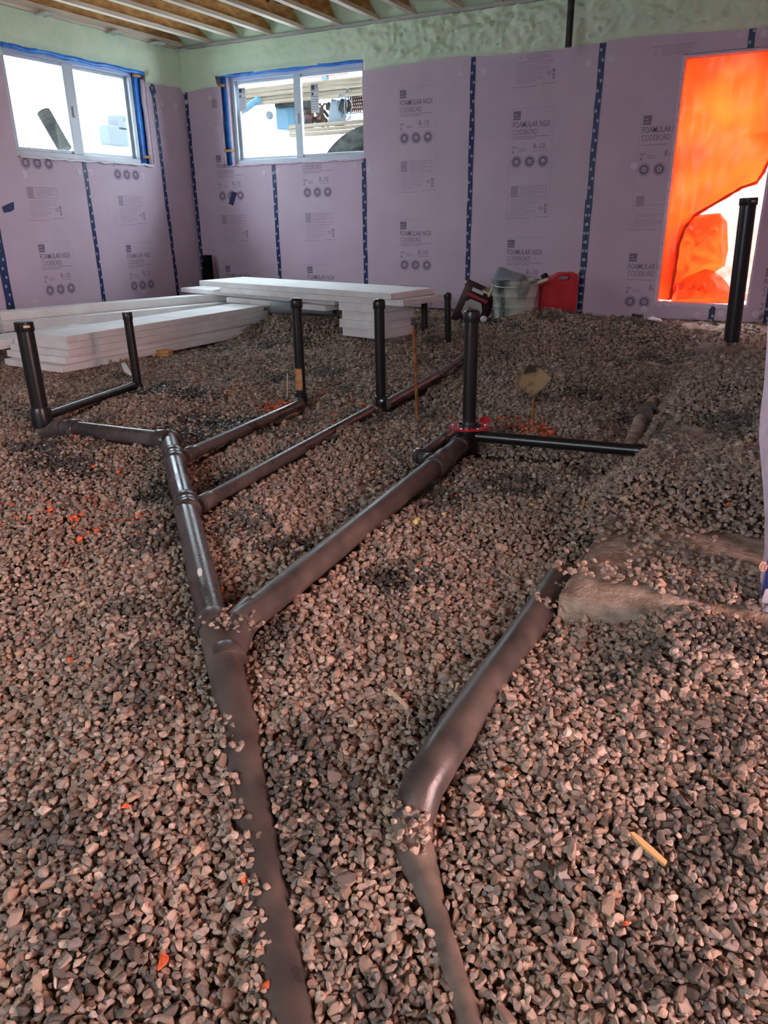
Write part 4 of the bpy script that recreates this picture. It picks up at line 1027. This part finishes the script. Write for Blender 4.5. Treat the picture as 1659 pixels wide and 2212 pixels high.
vs = []; fs = []
for i, ((x, z), w) in enumerate(list(zip(prof, wid))[:5]):
    vs += [(x+w-.002, YP+.003, z), (x+w+.11, YP+.003, z)]
fs = [(2*i, 2*i+1, 2*i+3, 2*i+2) for i in range(4)]
tp = MB().add(vs, fs).build('navy_tape', M_TAPE, None); adopt(tp, pn)
MB().box((.145, 2.24, -1.1), (.33, 2.25, 1.78)).build('end_board', M_PINK, wall_int)
c0 = PY(1649, 1224, YP+.001); mb = MB(); N = 24
mb.add([(c0[0]+.010*math.cos(2*math.pi*k/N), YP+.001, c0[2]+.014*math.sin(2*math.pi*k/N)) for k in range(N)], [tuple(range(N))])
M_LOGO = mat('salmon_tape_print', (.75, .42, .30), .6)
o = mb.build('round_print', M_LOGO, None); adopt(o, pn)
for t, dx in (('Tuck', .004), ('Tape', -.004)):
    v, f = text_tris(t, .020, .006, .01); mb = MB(); mb.v = [(c0[0]+dx-.003+b, YP-.0005, c0[2]+.010-a) for a, b in v]; mb.f = f
    o = mb.build('tape_lettering', M_DARK, None); adopt(o, pn)
o = MB().hexa([(.075, 1.95, -.96), (.11, 1.94, -.96), (.12, 1.99, -.96), (.08, 1.99, -.96)], [(.078, 1.96, -.93), (.10, 1.95, -.92), (.11, 1.985, -.91), (.08, 1.985, -.91)]).build('pink_foam_scrap', M_PINKEDGE, None, bevel=.004); tag(o, 'pink foam scrap at the foot of the taped panel at far right', 'scrap')

# ================================================================ SMALL DEBRIS ON THE GRAVEL
def lump(name, x, y, size, m, label, cat='scrap', group=None, flat=.5, seed=0, dz=.012):
    z = float(G(*PZ(x, y, -1.05)[:2])); p = PZ(x, y, z+dz); z = float(G(p[0], p[1]))
    if foot_mask(p[0], p[1]): z = max(z, FOOT_Z)
    p = PZ(x, y, z+dz)
    bm = bmesh.new(); bmesh.ops.create_icosphere(bm, subdivisions=2, radius=1)
    for v in bm.verts:
        n_ = 1+.45*noise.noise(v.co*1.6+Vector((seed*3.1, 0, 0)))+.2*noise.noise(v.co*4+Vector((seed, 5, 0)))
        v.co = Vector((v.co.x*size[0]*n_, v.co.y*size[1]*n_, v.co.z*size[2]*n_))
    me = bpy.data.meshes.new(name); bm.to_mesh(me); bm.free(); me.materials.append(m)
    o = bpy.data.objects.new(name, me); COL.objects.link(o); o.location = p; o.rotation_euler = (0, 0, seed*1.3)
    return tag(o, label, cat, group)
lump('foam_scrap', 900, 1126, (.022, .012, .010), M_YELLOW, 'pale yellow foam scrap lying alone in the middle of the gravel', seed=1)
lump('foam_scrap', 928, 982, (.022, .016, .015), M_YELLOW, 'yellow foam scrap wedged between vent stub and tee', seed=2, dz=.03)
lump('foam_scrap', 945, 984, (.02, .014, .013), M_YELLOW, 'yellow foam crumb beside the wedged scrap, nearer the red flange', seed=3, dz=.03)
for k, (x, y) in enumerate(((1148, 1090), (1100, 915), (935, 960), (1228, 1028), (1008, 965), (1290, 1070), (820, 1020), (958, 1110))):
    lump('foam_crumb', x, y, (.009, .007, .006), M_YELLOW, ('tiny yellow foam crumb on the gravel, '+['right of the black side pipe', 'behind the black side pipe', 'at the left foot of the flange', 'nearest the footing', 'in front of the flange on the right', 'close to the berm on the right', 'left of the dusty branch pipe', 'right of the large yellow scrap'][k]), group='yellow foam crumbs', seed=k+5)
for k, (x, y) in enumerate(((1440, 1175), (1483, 1268), (1425, 1240), (1500, 1265), (1392, 1178), (1538, 1115))):
    lump('foam_crumb', x, y, (.009, .007, .006), M_SLIVP, 'pale crumb on the dusty footing end, %s' % ['farthest left', 'nearest the front', 'in the middle', 'front right', 'at its left edge', 'farthest right'][k], group='pale crumbs on the footing', seed=k+15)
def sliver(x0, y0, x1, y1, w, m, label):
    a = PZ(x0, y0, float(G(*PZ(x0, y0, -1.08)[:2]))+.02); b = PZ(x1, y1, float(G(*PZ(x1, y1, -1.08)[:2]))+.022)
    a = V3(a); b = V3(b); R = (b-a).to_track_quat('X', 'Z').to_matrix()
    mb = MB(); L = (b-a).length; h = .003
    pts = [(-L/2, -w*.2), (-L*.1, -w*.5), (L/2, -w*.35), (L*.46, w*.4), (0, w*.5), (-L*.45, w*.3)]
    vs = [(a+b)/2+R@Vector((px, py, s_)) for s_ in (-h, h) for px, py in pts]; n = len(pts)
    fs = [tuple(range(n))[::-1], tuple(range(n, 2*n))]+[(i, (i+1) % n, n+(i+1) % n, n+i) for i in range(n)]
    return tag(mb.add(vs, fs).build('wood_sliver', m, None), label, 'wood chip')
sliver(1362, 1798, 1440, 1868, .014, M_SLIV, 'orange wood sliver lying on the gravel at lower right')
sliver(1193, 1294, 1232, 1308, .012, M_SLIVP, 'pale wood sliver beside the corner of the footing')
sliver(838, 1488, 882, 1530, .009, M_SLIVP, 'brown wood sliver lying between the long main and the bent pipe')
sliver(908, 1790, 920, 1806, .006, M_SLIV, 'small wood splinter beside the bend of the dusty pipe')
sliver(1262, 1075, 1256, 1100, .012, M_SLIV, 'small orange wood chip left of the footing')
p = V3(PZ(270, 800, -1.0)); tag(MB().add([p+Vector(k) for k in ((-.03, 0, .05), (.0, .01, .055), (.045, .02, -.03), (.03, .01, -.035), (-.01, 0, -.01))], [(0, 1, 2, 3, 4)]).build('paper_scrap', M_PAPER, None), 'white curved paper scrap beside the thin left riser', 'scrap')
o = COL.objects['paper_scrap']; m_ = o.modifiers.new('s', 'SOLIDIFY'); m_.thickness = .003
for k, (x, y, m, lab) in enumerate(((1365, 1693, M_ORANGEP, 'orange painted stone at right, below the footing corner'),)): pass

# ================================================================ OUTSIDE
gr = MB().box((-30, D+.32, -.1), (25, 40, .34)).box((-40, -10, -.1), (W-.32, D+.32, .40)).build('snow_ground', M_SNOW); tag(gr, kind='structure')
# truck bed seen through the back window
tr = empty('work_trailer', (-5, 10.6, .34), 'wood sided work trailer loaded with scrap outside the back window', 'trailer')
def tpart(mb, name, m, par=tr, **k): o = mb.build(name, m, None, **k); adopt(o, par); return o
TY = 10.6
def zt(x, y): return PY(x, y, TY)[2]
def xt(x, y): return PY(x, y, TY)[0]
for (ya, yb, dd) in ((178, 192, 0), (192.5, 202, -.02), (202.5, 211, 0), (211.5, 220, -.02)):
    # boards measured at the right end of the pane (x=786)
    z1_, z0_ = zt(786, ya-14), zt(786, yb-14)
    tpart(MB().box((-8.4, TY+dd, z0_+.001), (-4.6, TY+dd+.05, z1_-.001)), 'side_board', M_EXWOOD)
for (ya, yb) in ((258, 267), (268, 276), (277, 286)):
    z1_, z0_ = zt(786, ya), zt(786, yb)
    tpart(MB().box((-7.05, TY-.02, z0_+.001), (-4.6, TY+.03, z1_-.001)), 'lower_rail', M_EXWOOD)
fc = PY(815, 360, 10.1); 
def arch(r0, r1, y0, y1, cx, cz, a0, a1, name, m, par):
    n = 30; vs = []; fs = []
    for i in range(n+1):
        a = a0+(a1-a0)*i/n
        for r in (r0, r1):
            for y in (y0, y1): vs.append((cx+r*1.35*math.cos(a), y, cz+r*math.sin(a)))
    for i in range(n):
        a = 4*i; b = a+4
        fs += [(a, b, b+1, a+1), (a+2, a+3, b+3, b+2), (a, a+2, b+2, b), (a+1, b+1, b+3, a+3)]
    fs += [(0, 1, 3, 2), (4*n, 4*n+2, 4*n+3, 4*n+1)]
    o = MB().add(vs, fs).build(name, m, None, smooth=40); adopt(o, par)
arch(.54, .74, 9.9, 10.3, -5.15, .42, .05, math.pi-.02, 'wheel_arch', M_EXDARK, tr)
tpart(MB().rod((-5.0, 10.0, .40), (-5.0, 10.2, .40), [(0, .2), (0, .42), (.03, .45), (.17, .45), (.2, .42), (.2, .2)], 28), 'tyre', M_EXDARK)
tpart(MB().rod((-5.0, 10.0, .40), (-5.0, 10.15, .40), [(0, .05), (.02, .2), (.1, .2)], 24), 'wheel_hub', M_EXGREY)
tpart(MB().box((-8.0, 10.7, .55), (-4.6, 12.2, .62)), 'bed', M_EXGREY)
tpart(MB().box((-8.0, 12.2, .6), (-4.6, 12.25, 2.0)), 'far_side', M_SNOW)
def xz(px, py, Y=10.72): p = PY(px, py, Y); return p
rs = random.Random(9)
for k in range(22):
    px = rs.uniform(655, 735); py = rs.uniform(235, 270)-(px-655)*.08; p = V3(xz(px, py, 10.68+rs.uniform(0, .2)))
    q_ = p+Vector((rs.uniform(-.16, .16), rs.uniform(-.05, .1), rs.uniform(-.1, .12)))
    if k % 3: o = MB().tube([p, (p+q_)/2+Vector((0, 0, .03)), q_], rs.uniform(.012, .035), 8).build('scrap_pipe', M_EXRUST if k % 2 else M_EXDARK, None, smooth=60)
    else: o = MB().obox(p, (rs.uniform(.08, .18), .08, rs.uniform(.06, .12)), Matrix.Rotation(rs.uniform(0, 3), 3, 'Y')).build('scrap_block', M_EXRUST, None)
    kd = ('rusty bent pipe' if k % 2 else 'black bent pipe') if k % 3 else 'rusty metal block'
    tag(o, kd+' in the scrap heap of the trailer outside the back window', 'scrap metal', kd+'s in the trailer')
c = V3(xz(730, 245)); o = MB().obox(c, (.22, .15, .34), Matrix.Rotation(.25, 3, 'Y')).build('heater_box', M_EXGREY, None, bevel=.01); tag(o, 'pale grey metal box in the trailer outside the back window', 'box')
ht = empty('wire_guard', xz(765, 235), 'wire mesh guard in the trailer at the right of the back window', 'mesh guard')
gm = MB()
for k in range(9):
    a = V3(xz(752+k*4.5, 205+(-k*.5), 10.66)); b = V3(xz(748+k*4.5+9, 243-k*.5, 10.66)); gm.tube([a, b], .012, 5)
    a = V3(xz(762+k*4.0, 204, 10.665)); b = V3(xz(742+k*4.5, 242, 10.665)); gm.tube([a, b], .012, 5)
o = gm.build('mesh', M_EXRUST, None); adopt(o, ht)
o = MB().box(tuple(V3(xz(745, 246, 10.64))), tuple(V3(xz(790, 242, 10.70)))).build('guard_frame', M_EXGREY, None); adopt(o, ht)
o = MB().rod(xz(740, 228, 10.62), V3(xz(740, 228, 10.62))+Vector((0, .1, 0)), [(0, .02), (0, .09), (.1, .09)], 24).build('fan_drum', M_EXDARK, None, smooth=40); adopt(o, ht)
for k, (cx, cy, ra, rb) in enumerate(((738, 232, .09, .17), (752, 225, .06, .20), (745, 235, .12, .15))):
    c = V3(xz(cx, cy, 10.58)); pts = [c+Vector((ra*math.cos(a), .01*math.sin(3*a), rb*math.sin(a))) for a in np.linspace(0, 6.0, 26)]
    o = MB().tube(pts, .007, 6).build('cable', M_EXGREY, None, smooth=60); tag(o, 'looped grey cable in the trailer outside the back window, %s loop' % ['left', 'right', 'widest'][k], 'cable', 'looped cables in the trailer')
# left pane: white tank, blue bin, dark strap
tk = empty('white_tank', xz(560, 250, 10.9), 'white box with a round dark port outside the left pane of the back window', 'tank')
a = xz(532, 262, 10.9); b = xz(596, 212, 11.3); o = MB().box((a[0], 10.9, a[2]), (b[0], 11.4, b[2])).build('body', M_SNOW, None, bevel=.02); adopt(o, tk)
c = V3(xz(581, 249, 10.88)); o = MB().rod(c, c+Vector((0, .03, 0)), [(0, .001), (0, .06), (.03, .06)], 20).build('port', M_EXGREY, None); adopt(o, tk)
a = xz(597, 280, 10.75); b = xz(636, 226, 10.75); o = MB().box((a[0], 10.75, a[2]), (b[0], 11.2, b[2])).build('blue_bin', M_EXBLUE, None, bevel=.02); tag(o, 'dull blue bin beside the white box outside the back window', 'bin')
a = xz(597, 240, 10.7); b = xz(636, 217, 10.7); o = MB().box((a[0]-.02, 10.68, a[2]+.04), (b[0]+.02, 11.25, b[2]+.05)).build('dark_cover', M_EXDARK, None, bevel=.02); tag(o, 'dark cover lying over the blue bin outside the back window', 'cover')
o = MB().tube([xz(512, 245, 10.5), xz(530, 235, 10.5), xz(548, 222, 10.5), xz(560, 214, 10.5)], .05, 10).build('blue_strap', M_EXBLUE, None, smooth=60); tag(o, 'pale blue strap hanging from the trailer outside the back window', 'strap')
o = MB().box(tuple(V3(xz(655, 168, 13))), (V3(xz(745, 158, 13))[0], 13.1, V3(xz(745, 148, 13))[2])).build('red_banner', M_EXRED, None); tag(o, 'reddish slatted panel above the trailer outside the back window', 'panel')
MB().box((o.location[0]-.05, 13.0, .3), (o.location[0]+.05, 13.1, o.location[2]+.01)).build('panel_post', M_EXGREY, o)
# corrugated pipe and block pile outside the left window
p0, p1 = V3(PX(93, 240, -8.2)), V3(PX(142, 325, -8.0)); Lc = (p1-p0).length; n = 44
o = MB().rod(p0, p1, [(Lc*i/n, .085 if i % 2 else .070) for i in range(n+1)], 20).build('corrugated_pipe', M_EXCORR, None, smooth=30); tag(o, 'grey corrugated drain pipe leaning outside the left window', 'pipe')
for k, (x, y, w, h) in enumerate(((262, 268, .17, .13), (250, 294, .22, .16))):
    c = V3(PX(x, y, -9.0)); o = MB().obox(c, (.2, w*2, h*1.6), Matrix.Identity(3)).build('stone_block', M_EXGREY, None, bevel=.02); tag(o, 'pale stone block in the yard outside the left window, %s' % ('upper' if k == 0 else 'lower'), 'block')
# rough retaining wall beyond the doorway
bw = MB(); n = 30; m2_ = 18; vs = []; fs = []
for i in range(n+1):
    for j in range(m2_+1):
        x = -2.0+3.6*i/n; z = -1.0+(2.0+.05*noise.noise((x*3, 0, 0)))*j/m2_
        vs.append((x, 9.5+.03*noise.noise((x*3, z*3, 0))+.015*noise.noise((x*12, z*12, 2)), z))
for i in range(n):
    for j in range(m2_): a = i*(m2_+1)+j; fs.append((a, a+m2_+1, a+m2_+2, a+1))
bw = bw.add(vs, fs).box((-2.0, 9.54, -1.0), (1.6, 9.75, .98)).build('trim_retaining_wall', M_BLOCK, smooth=50); tag(bw, kind='structure')
tb = MB().box((-.9, 8.7, -.90), (1.5, 8.8, -.78)).build('timber', M_BLOCK, None, bevel=.005); tag(tb, 'reddish timber lying across the ground outside the orange doorway', 'timber')
pit = MB().box((-2.0, D+.32, -1.2), (1.6, 9.5, -.90)).build('trim_door_well', M_BLOCK); tag(pit, kind='structure')
bpy.data.objects.remove(gr)
bk_ = MB().add([(-7.1, -10, .40), (-7.1, 14, .40), (-8.0, 14, .66), (-8.0, -10, .66), (-9.2, 14, .98), (-9.2, -10, .98), (-30, 14, 1.2), (-30, -10, 1.2)], [(0, 1, 2, 3), (3, 2, 4, 5), (5, 4, 6, 7)]).build('trim_snow_bank', M_SNOW); tag(bk_, kind='structure')
gr = MB().box((-30, D+.32, -.1), (-2.0, 40, .34)).box((1.6, D+.32, -.1), (25, 40, .34)).box((-2.0, 9.7, -.1), (1.6, 40, .34)).box((-40, -10, -.1), (W-.32, D+.32, .40)).build('trim_snow_ground', M_SNOW); tag(gr, kind='structure')

# ================================================================ GRAVEL
def stone_proto(seed, sub):
    r = random.Random(seed); bm = bmesh.new(); bmesh.ops.create_icosphere(bm, subdivisions=sub, radius=1)
    ax = (r.uniform(.85, 1.25), r.uniform(.65, .95), r.uniform(.48, .78))
    planes = []
    for _ in range(12 if sub > 1 else 7):
        n = Vector((r.gauss(0, 1), r.gauss(0, 1), r.gauss(0, 1))).normalized(); planes.append((n, r.uniform(.48, .80)))
    for v in bm.verts:
        c = v.co.copy()*(1+.22*noise.noise(v.co*1.3+Vector((seed*7.3, 0, 0))))*1.12
        for n, d in planes:
            k = c.dot(n)
            if k > d: c -= n*(k-d)
        v.co = Vector((c.x*ax[0], c.y*ax[1], c.z*ax[2]))
    bm.normal_update(); bm.verts.ensure_lookup_table()
    v = np.array([p.co[:] for p in bm.verts]); f = np.array([[q.index for q in p.verts] for p in bm.faces]); bm.free(); return v, f
PROT_LO = [stone_proto(k, 1) for k in range(14)]
PROT_HI = [stone_proto(k+50, 2) for k in range(16)]

def scatter():
    XX, YY, SS = [], [], []
    for y0, y1, pitch, size in ((.25, 1.5, .0140, .0101), (1.5, 2.6, .0146, .0105), (2.6, 3.8, .0160, .0115), (3.8, 5.2, .0190, .0132), (5.2, 7.74, .0215, .0145)):
        a = np.arange(-6.3, .75, pitch); b = np.arange(y0, y1, pitch); A, B = np.meshgrid(a, b)
        A[::2] += pitch*.5
        XX.append(A.ravel()+rng.uniform(-.5, .5, A.size)*pitch*.95); YY.append(B.ravel()+rng.uniform(-.5, .5, A.size)*pitch*.95)
        SS.append(np.clip(rng.lognormal(0, .27, A.size), .6, 1.9)*size)
    nlow0 = sum(len(a) for a in XX)
    a = np.arange(-1.9, .75, .0150); b = np.arange(.25, 2.2, .0150); A, B = np.meshgrid(a, b)
    XX.append(A.ravel()+rng.uniform(-.5, .5, A.size)*.013); YY.append(B.ravel()+rng.uniform(-.5, .5, A.size)*.013); SS.append(rng.uniform(.9, 1.25, A.size)*.0115)
    X, Y, S0 = np.concatenate(XX), np.concatenate(YY), np.concatenate(SS)
    low = np.arange(len(X)) >= nlow0
    Z = G(X, Y)-np.where(low, .011, 0)
    # keep what lies in or near the view (with a margin for a step to the side)
    P = np.stack([X, Y, Z], -1)@CM.T
    u = P[:, 0]/np.maximum(P[:, 2], .05)*FPX+CX; v = -P[:, 1]/np.maximum(P[:, 2], .05)*FPX+CY
    mrg = 1611*.35/np.maximum(P[:, 2], .3)
    keep = (P[:, 2] > .15) & (u > -np.minimum(mrg, 200)) & (u < 1659+np.minimum(mrg, 200)) & (v < 2212+160)
    keep &= ~((X < -5.1) & (Y > 4.4))
    keep &= ~((X > .16) & (Y > 2.25))
    X, Y, Z, S = X[keep], Y[keep], Z[keep], S0[keep]
    # footing: thin scatter where the berm does not cover it
    onf = foot_mask(X, Y) & (Z < FOOT_Z+.01)
    dens = np.where(onf, np.clip(.25+.6*(np.sin(X*9+Y*7)+np.sin(Y*13-X*5))*.5, .03, .75), 1.0)
    dens = np.where(onf & (Y > 5.8), .10, dens)
    k2 = rng.random(len(X)) < dens
    X, Y, Z, S, onf = X[k2], Y[k2], Z[k2], S[k2], onf[k2]
    Z = np.where(onf, FOOT_Z+.010, Z)
    # pipes
    ok = np.ones(len(X), bool)
    for x0, y0, x1, y1, r in pipes_seg:
        dx, dy = x1-x0, y1-y0; L2 = dx*dx+dy*dy+1e-9
        t = np.clip(((X-x0)*dx+(Y-y0)*dy)/L2, 0, 1); d = np.hypot(X-x0-t*dx, Y-y0-t*dy)
        ok &= d > np.where(Y < 1.5, r*.78+S*.35, r*.80+S*.5)
    X, Y, Z, S, onf = X[ok], Y[ok], Z[ok], S[ok], onf[ok]
    n = len(X)
    Z = Z+rng.uniform(-.009, .008, n)
    # a sparse second layer on top for relief, and heaps resting on the wye and pipe edges
    m2 = int(n*.12); pick = rng.choice(n, m2, replace=False); pick = pick[~onf[pick]]
    X2 = X[pick]+rng.uniform(-.006, .006, len(pick)); Y2 = Y[pick]+rng.uniform(-.006, .006, len(pick)); Z2 = Z[pick]+S[pick]*.9; S2 = S[pick]*rng.uniform(.8, 1.15, len(pick))
    hx = []; 
    for (px, py, cnt, sp, z) in ((488, 1335, 40, .026, -1.018), (505, 1345, 34, .026, -1.025), (522, 1362, 26, .024, -1.045), (450, 1380, 10, .015, -1.05), (505, 1560, 2, .01, -1.07), (512, 1610, 4, .010, -1.085), (470, 1545, 14, .015, -1.09), (478, 1600, 14, .015, -1.10), (488, 1690, 16, .015, -1.13), (500, 1750, 16, .015, -1.15), (520, 1810, 22, .015, -1.165), (535, 1860, 22, .015, -1.18), (543, 1920, 20, .013, -1.19), (548, 1980, 20, .013, -1.2), (553, 2050, 20, .013, -1.21), (560, 2120, 20, .013, -1.22), (565, 2200, 20, .013, -1.225), (888, 1770, 34, .018, -1.10), (893, 1810, 26, .018, -1.13), (950, 1900, 10, .02, -1.18), (900, 1920, 20, .02, -1.18), (1180, 1300, 14, .03, -1.04), (1195, 1270, 40, .025, -1.045), (1175, 1300, 20, .015, -1.03)):
        c = PZ(px, py, z)
        for _ in range(cnt): hx.append((c[0]+rng.normal(0, sp), c[1]+rng.normal(0, sp), z+rng.uniform(-.008, .01), rng.uniform(.007, .012)))
    hx = np.array(hx)
    X = np.concatenate([X, X2, hx[:, 0]]); Y = np.concatenate([Y, Y2, hx[:, 1]]); Z = np.concatenate([Z, Z2, hx[:, 2]]); S = np.concatenate([S, S2, hx[:, 3]])
    n = len(X)
    # rotations: mostly lying flat
    yaw = rng.uniform(0, 2*np.pi, n); tx = rng.normal(0, .42, n); ty = rng.normal(0, .42, n)
    cz, sz = np.cos(yaw), np.sin(yaw); cxr, sxr = np.cos(tx), np.sin(tx); cyr, syr = np.cos(ty), np.sin(ty)
    R = np.empty((n, 3, 3))
    R[:, 0] = np.stack([cz*cyr, cz*syr*sxr-sz*cxr, cz*syr*cxr+sz*sxr], -1)
    R[:, 1] = np.stack([sz*cyr, sz*syr*sxr+cz*cxr, sz*syr*cxr-cz*sxr], -1)
    R[:, 2] = np.stack([-syr, cyr*sxr, cyr*cxr], -1)
    # colours
    base = np.array([.325, .25, .195]); 
    lum = np.clip(rng.normal(1, .22, n), .45, 1.7)
    tint = rng.normal(0, .05, (n, 1))*np.array([1, 0, -1])
    C = base*lum[:, None]*(1+tint)
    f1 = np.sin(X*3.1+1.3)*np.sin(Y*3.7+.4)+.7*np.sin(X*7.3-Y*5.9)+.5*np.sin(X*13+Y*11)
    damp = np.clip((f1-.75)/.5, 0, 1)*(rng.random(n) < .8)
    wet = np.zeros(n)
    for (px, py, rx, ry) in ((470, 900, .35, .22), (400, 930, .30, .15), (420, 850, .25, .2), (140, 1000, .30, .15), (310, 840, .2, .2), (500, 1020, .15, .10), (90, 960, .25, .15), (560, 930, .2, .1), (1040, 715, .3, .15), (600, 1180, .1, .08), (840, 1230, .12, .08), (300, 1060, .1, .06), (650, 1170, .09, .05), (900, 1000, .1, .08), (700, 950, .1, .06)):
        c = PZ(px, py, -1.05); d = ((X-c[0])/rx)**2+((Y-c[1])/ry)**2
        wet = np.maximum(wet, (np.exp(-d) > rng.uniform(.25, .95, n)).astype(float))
    dark_patch = np.zeros(n)  # patches of plain darker stones, roughness unchanged
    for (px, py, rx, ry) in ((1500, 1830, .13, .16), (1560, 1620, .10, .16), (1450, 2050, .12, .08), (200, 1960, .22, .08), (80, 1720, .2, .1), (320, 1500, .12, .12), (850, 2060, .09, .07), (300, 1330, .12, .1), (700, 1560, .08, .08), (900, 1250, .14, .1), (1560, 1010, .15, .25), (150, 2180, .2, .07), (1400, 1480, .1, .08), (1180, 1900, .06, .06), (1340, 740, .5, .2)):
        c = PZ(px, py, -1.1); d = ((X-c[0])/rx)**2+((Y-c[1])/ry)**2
        dark_patch = np.maximum(dark_patch, (np.exp(-d) > rng.uniform(.2, .95, n)).astype(float))
    dark = np.clip(np.maximum(damp*.55, dark_patch*.5)+wet*.75, 0, .82)
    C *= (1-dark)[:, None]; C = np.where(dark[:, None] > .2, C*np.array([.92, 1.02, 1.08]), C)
    rough = np.where(wet > .5, rng.uniform(.12, .3, n), rng.uniform(.6, .95, n))
    # pale / odd stones
    pale = rng.random(n) < .02; C[pale] = np.array([.46, .37, .29])*rng.uniform(.9, 1.2, (pale.sum(), 1))
    # orange marking paint
    orange = np.zeros(n, bool)
    for (px, py, rx, ry, pr) in ((618, 862, .10, .10, .85), (600, 868, .15, .10, .5), (1155, 925, .13, .12, .45), (1080, 905, .25, .15, .10), (720, 895, .2, .12, .12), (650, 850, .5, .3, .02), (140, 1100, .45, .22, .05), (1000, 900, .5, .3, .02)):
        c = PZ(px, py, -1.04); d = ((X-c[0])/rx)**2+((Y-c[1])/ry)**2; orange |= (np.exp(-d) > .35) & (rng.random(n) < pr)
    orange |= rng.random(n) < .0014
    C[orange] = np.array([.80, .15, .045])*rng.uniform(.7, 1.1, (orange.sum(), 1)); rough[orange] = .6
    # order by apparent size; the 300 largest become single stones
    P = np.stack([X, Y, Z], -1)@CM.T
    u = P[:, 0]/P[:, 2]*FPX+CX; v = -P[:, 1]/P[:, 2]*FPX+CY
    inv = (u > 8) & (u < 1650) & (v < 2204) & (P[:, 2] > .2)
    top = np.zeros(n, bool); top[len(X)-len(hx)-len(X2):] = True
    app = np.where(inv, S/np.maximum(P[:, 2], .2)*(1+.25*top)+.0, 0)
    order = np.argsort(-app)
    single = np.zeros(n, bool); single[order[:300]] = True
    # single stones
    metas = []
    for k, (pv, pf) in enumerate(PROT_HI):
        me = bpy.data.meshes.new('stone'); me.from_pydata(pv.tolist(), [], pf.tolist()); me.materials.append(M_STONE1); metas.append(me)
    fl = floor.location
    for i in np.nonzero(single)[0]:
        o = bpy.data.objects.new('stone', metas[i % len(metas)]); COL.objects.link(o)
        M = Matrix([[*(R[i][0]*S[i]), X[i]-fl[0]], [*(R[i][1]*S[i]), Y[i]-fl[1]], [*(R[i][2]*S[i]), Z[i]-fl[2]], [0, 0, 0, 1]])
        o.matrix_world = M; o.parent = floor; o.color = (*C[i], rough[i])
    # the rest: one mesh
    allv, allf, allc = [], [], []; off = 0
    rest = ~single
    near = P[:, 2] < 1.5
    for protos, msk in ((PROT_HI, rest & near), (PROT_LO, rest & ~near)):
        ids = np.nonzero(msk)[0]; np_ = len(protos)
        for k, (pv, pf) in enumerate(protos):
            sel = ids[k::np_]
            if len(sel) == 0: continue
            V = np.einsum('nij,vj->nvi', R[sel]*S[sel][:, None, None], pv)+np.stack([X[sel], Y[sel], Z[sel]], -1)[:, None]
            allv.append(V.reshape(-1, 3)); nv = len(pv)
            F = pf[None]+(np.arange(len(sel))*nv)[:, None, None]+off; allf.append(F.reshape(-1, 3)); off += len(sel)*nv
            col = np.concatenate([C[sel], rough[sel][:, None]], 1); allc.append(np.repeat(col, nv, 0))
    V = np.concatenate(allv).astype(np.float32); F = np.concatenate(allf).astype(np.int32); CC = np.concatenate(allc).astype(np.float32)
    me = bpy.data.meshes.new('loose_gravel'); me.vertices.add(len(V)); me.vertices.foreach_set('co', V.ravel())
    me.loops.add(F.size); me.loops.foreach_set('vertex_index', F.ravel()); me.polygons.add(len(F)); me.polygons.foreach_set('loop_start', np.arange(0, F.size, 3, dtype=np.int32))
    me.update(calc_edges=True)
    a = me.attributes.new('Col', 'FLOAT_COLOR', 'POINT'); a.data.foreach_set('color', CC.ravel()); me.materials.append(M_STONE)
    me.shade_flat()
    o = bpy.data.objects.new('loose_gravel', me); COL.objects.link(o); o.parent = floor; o['kind'] = 'stuff'
scatter()
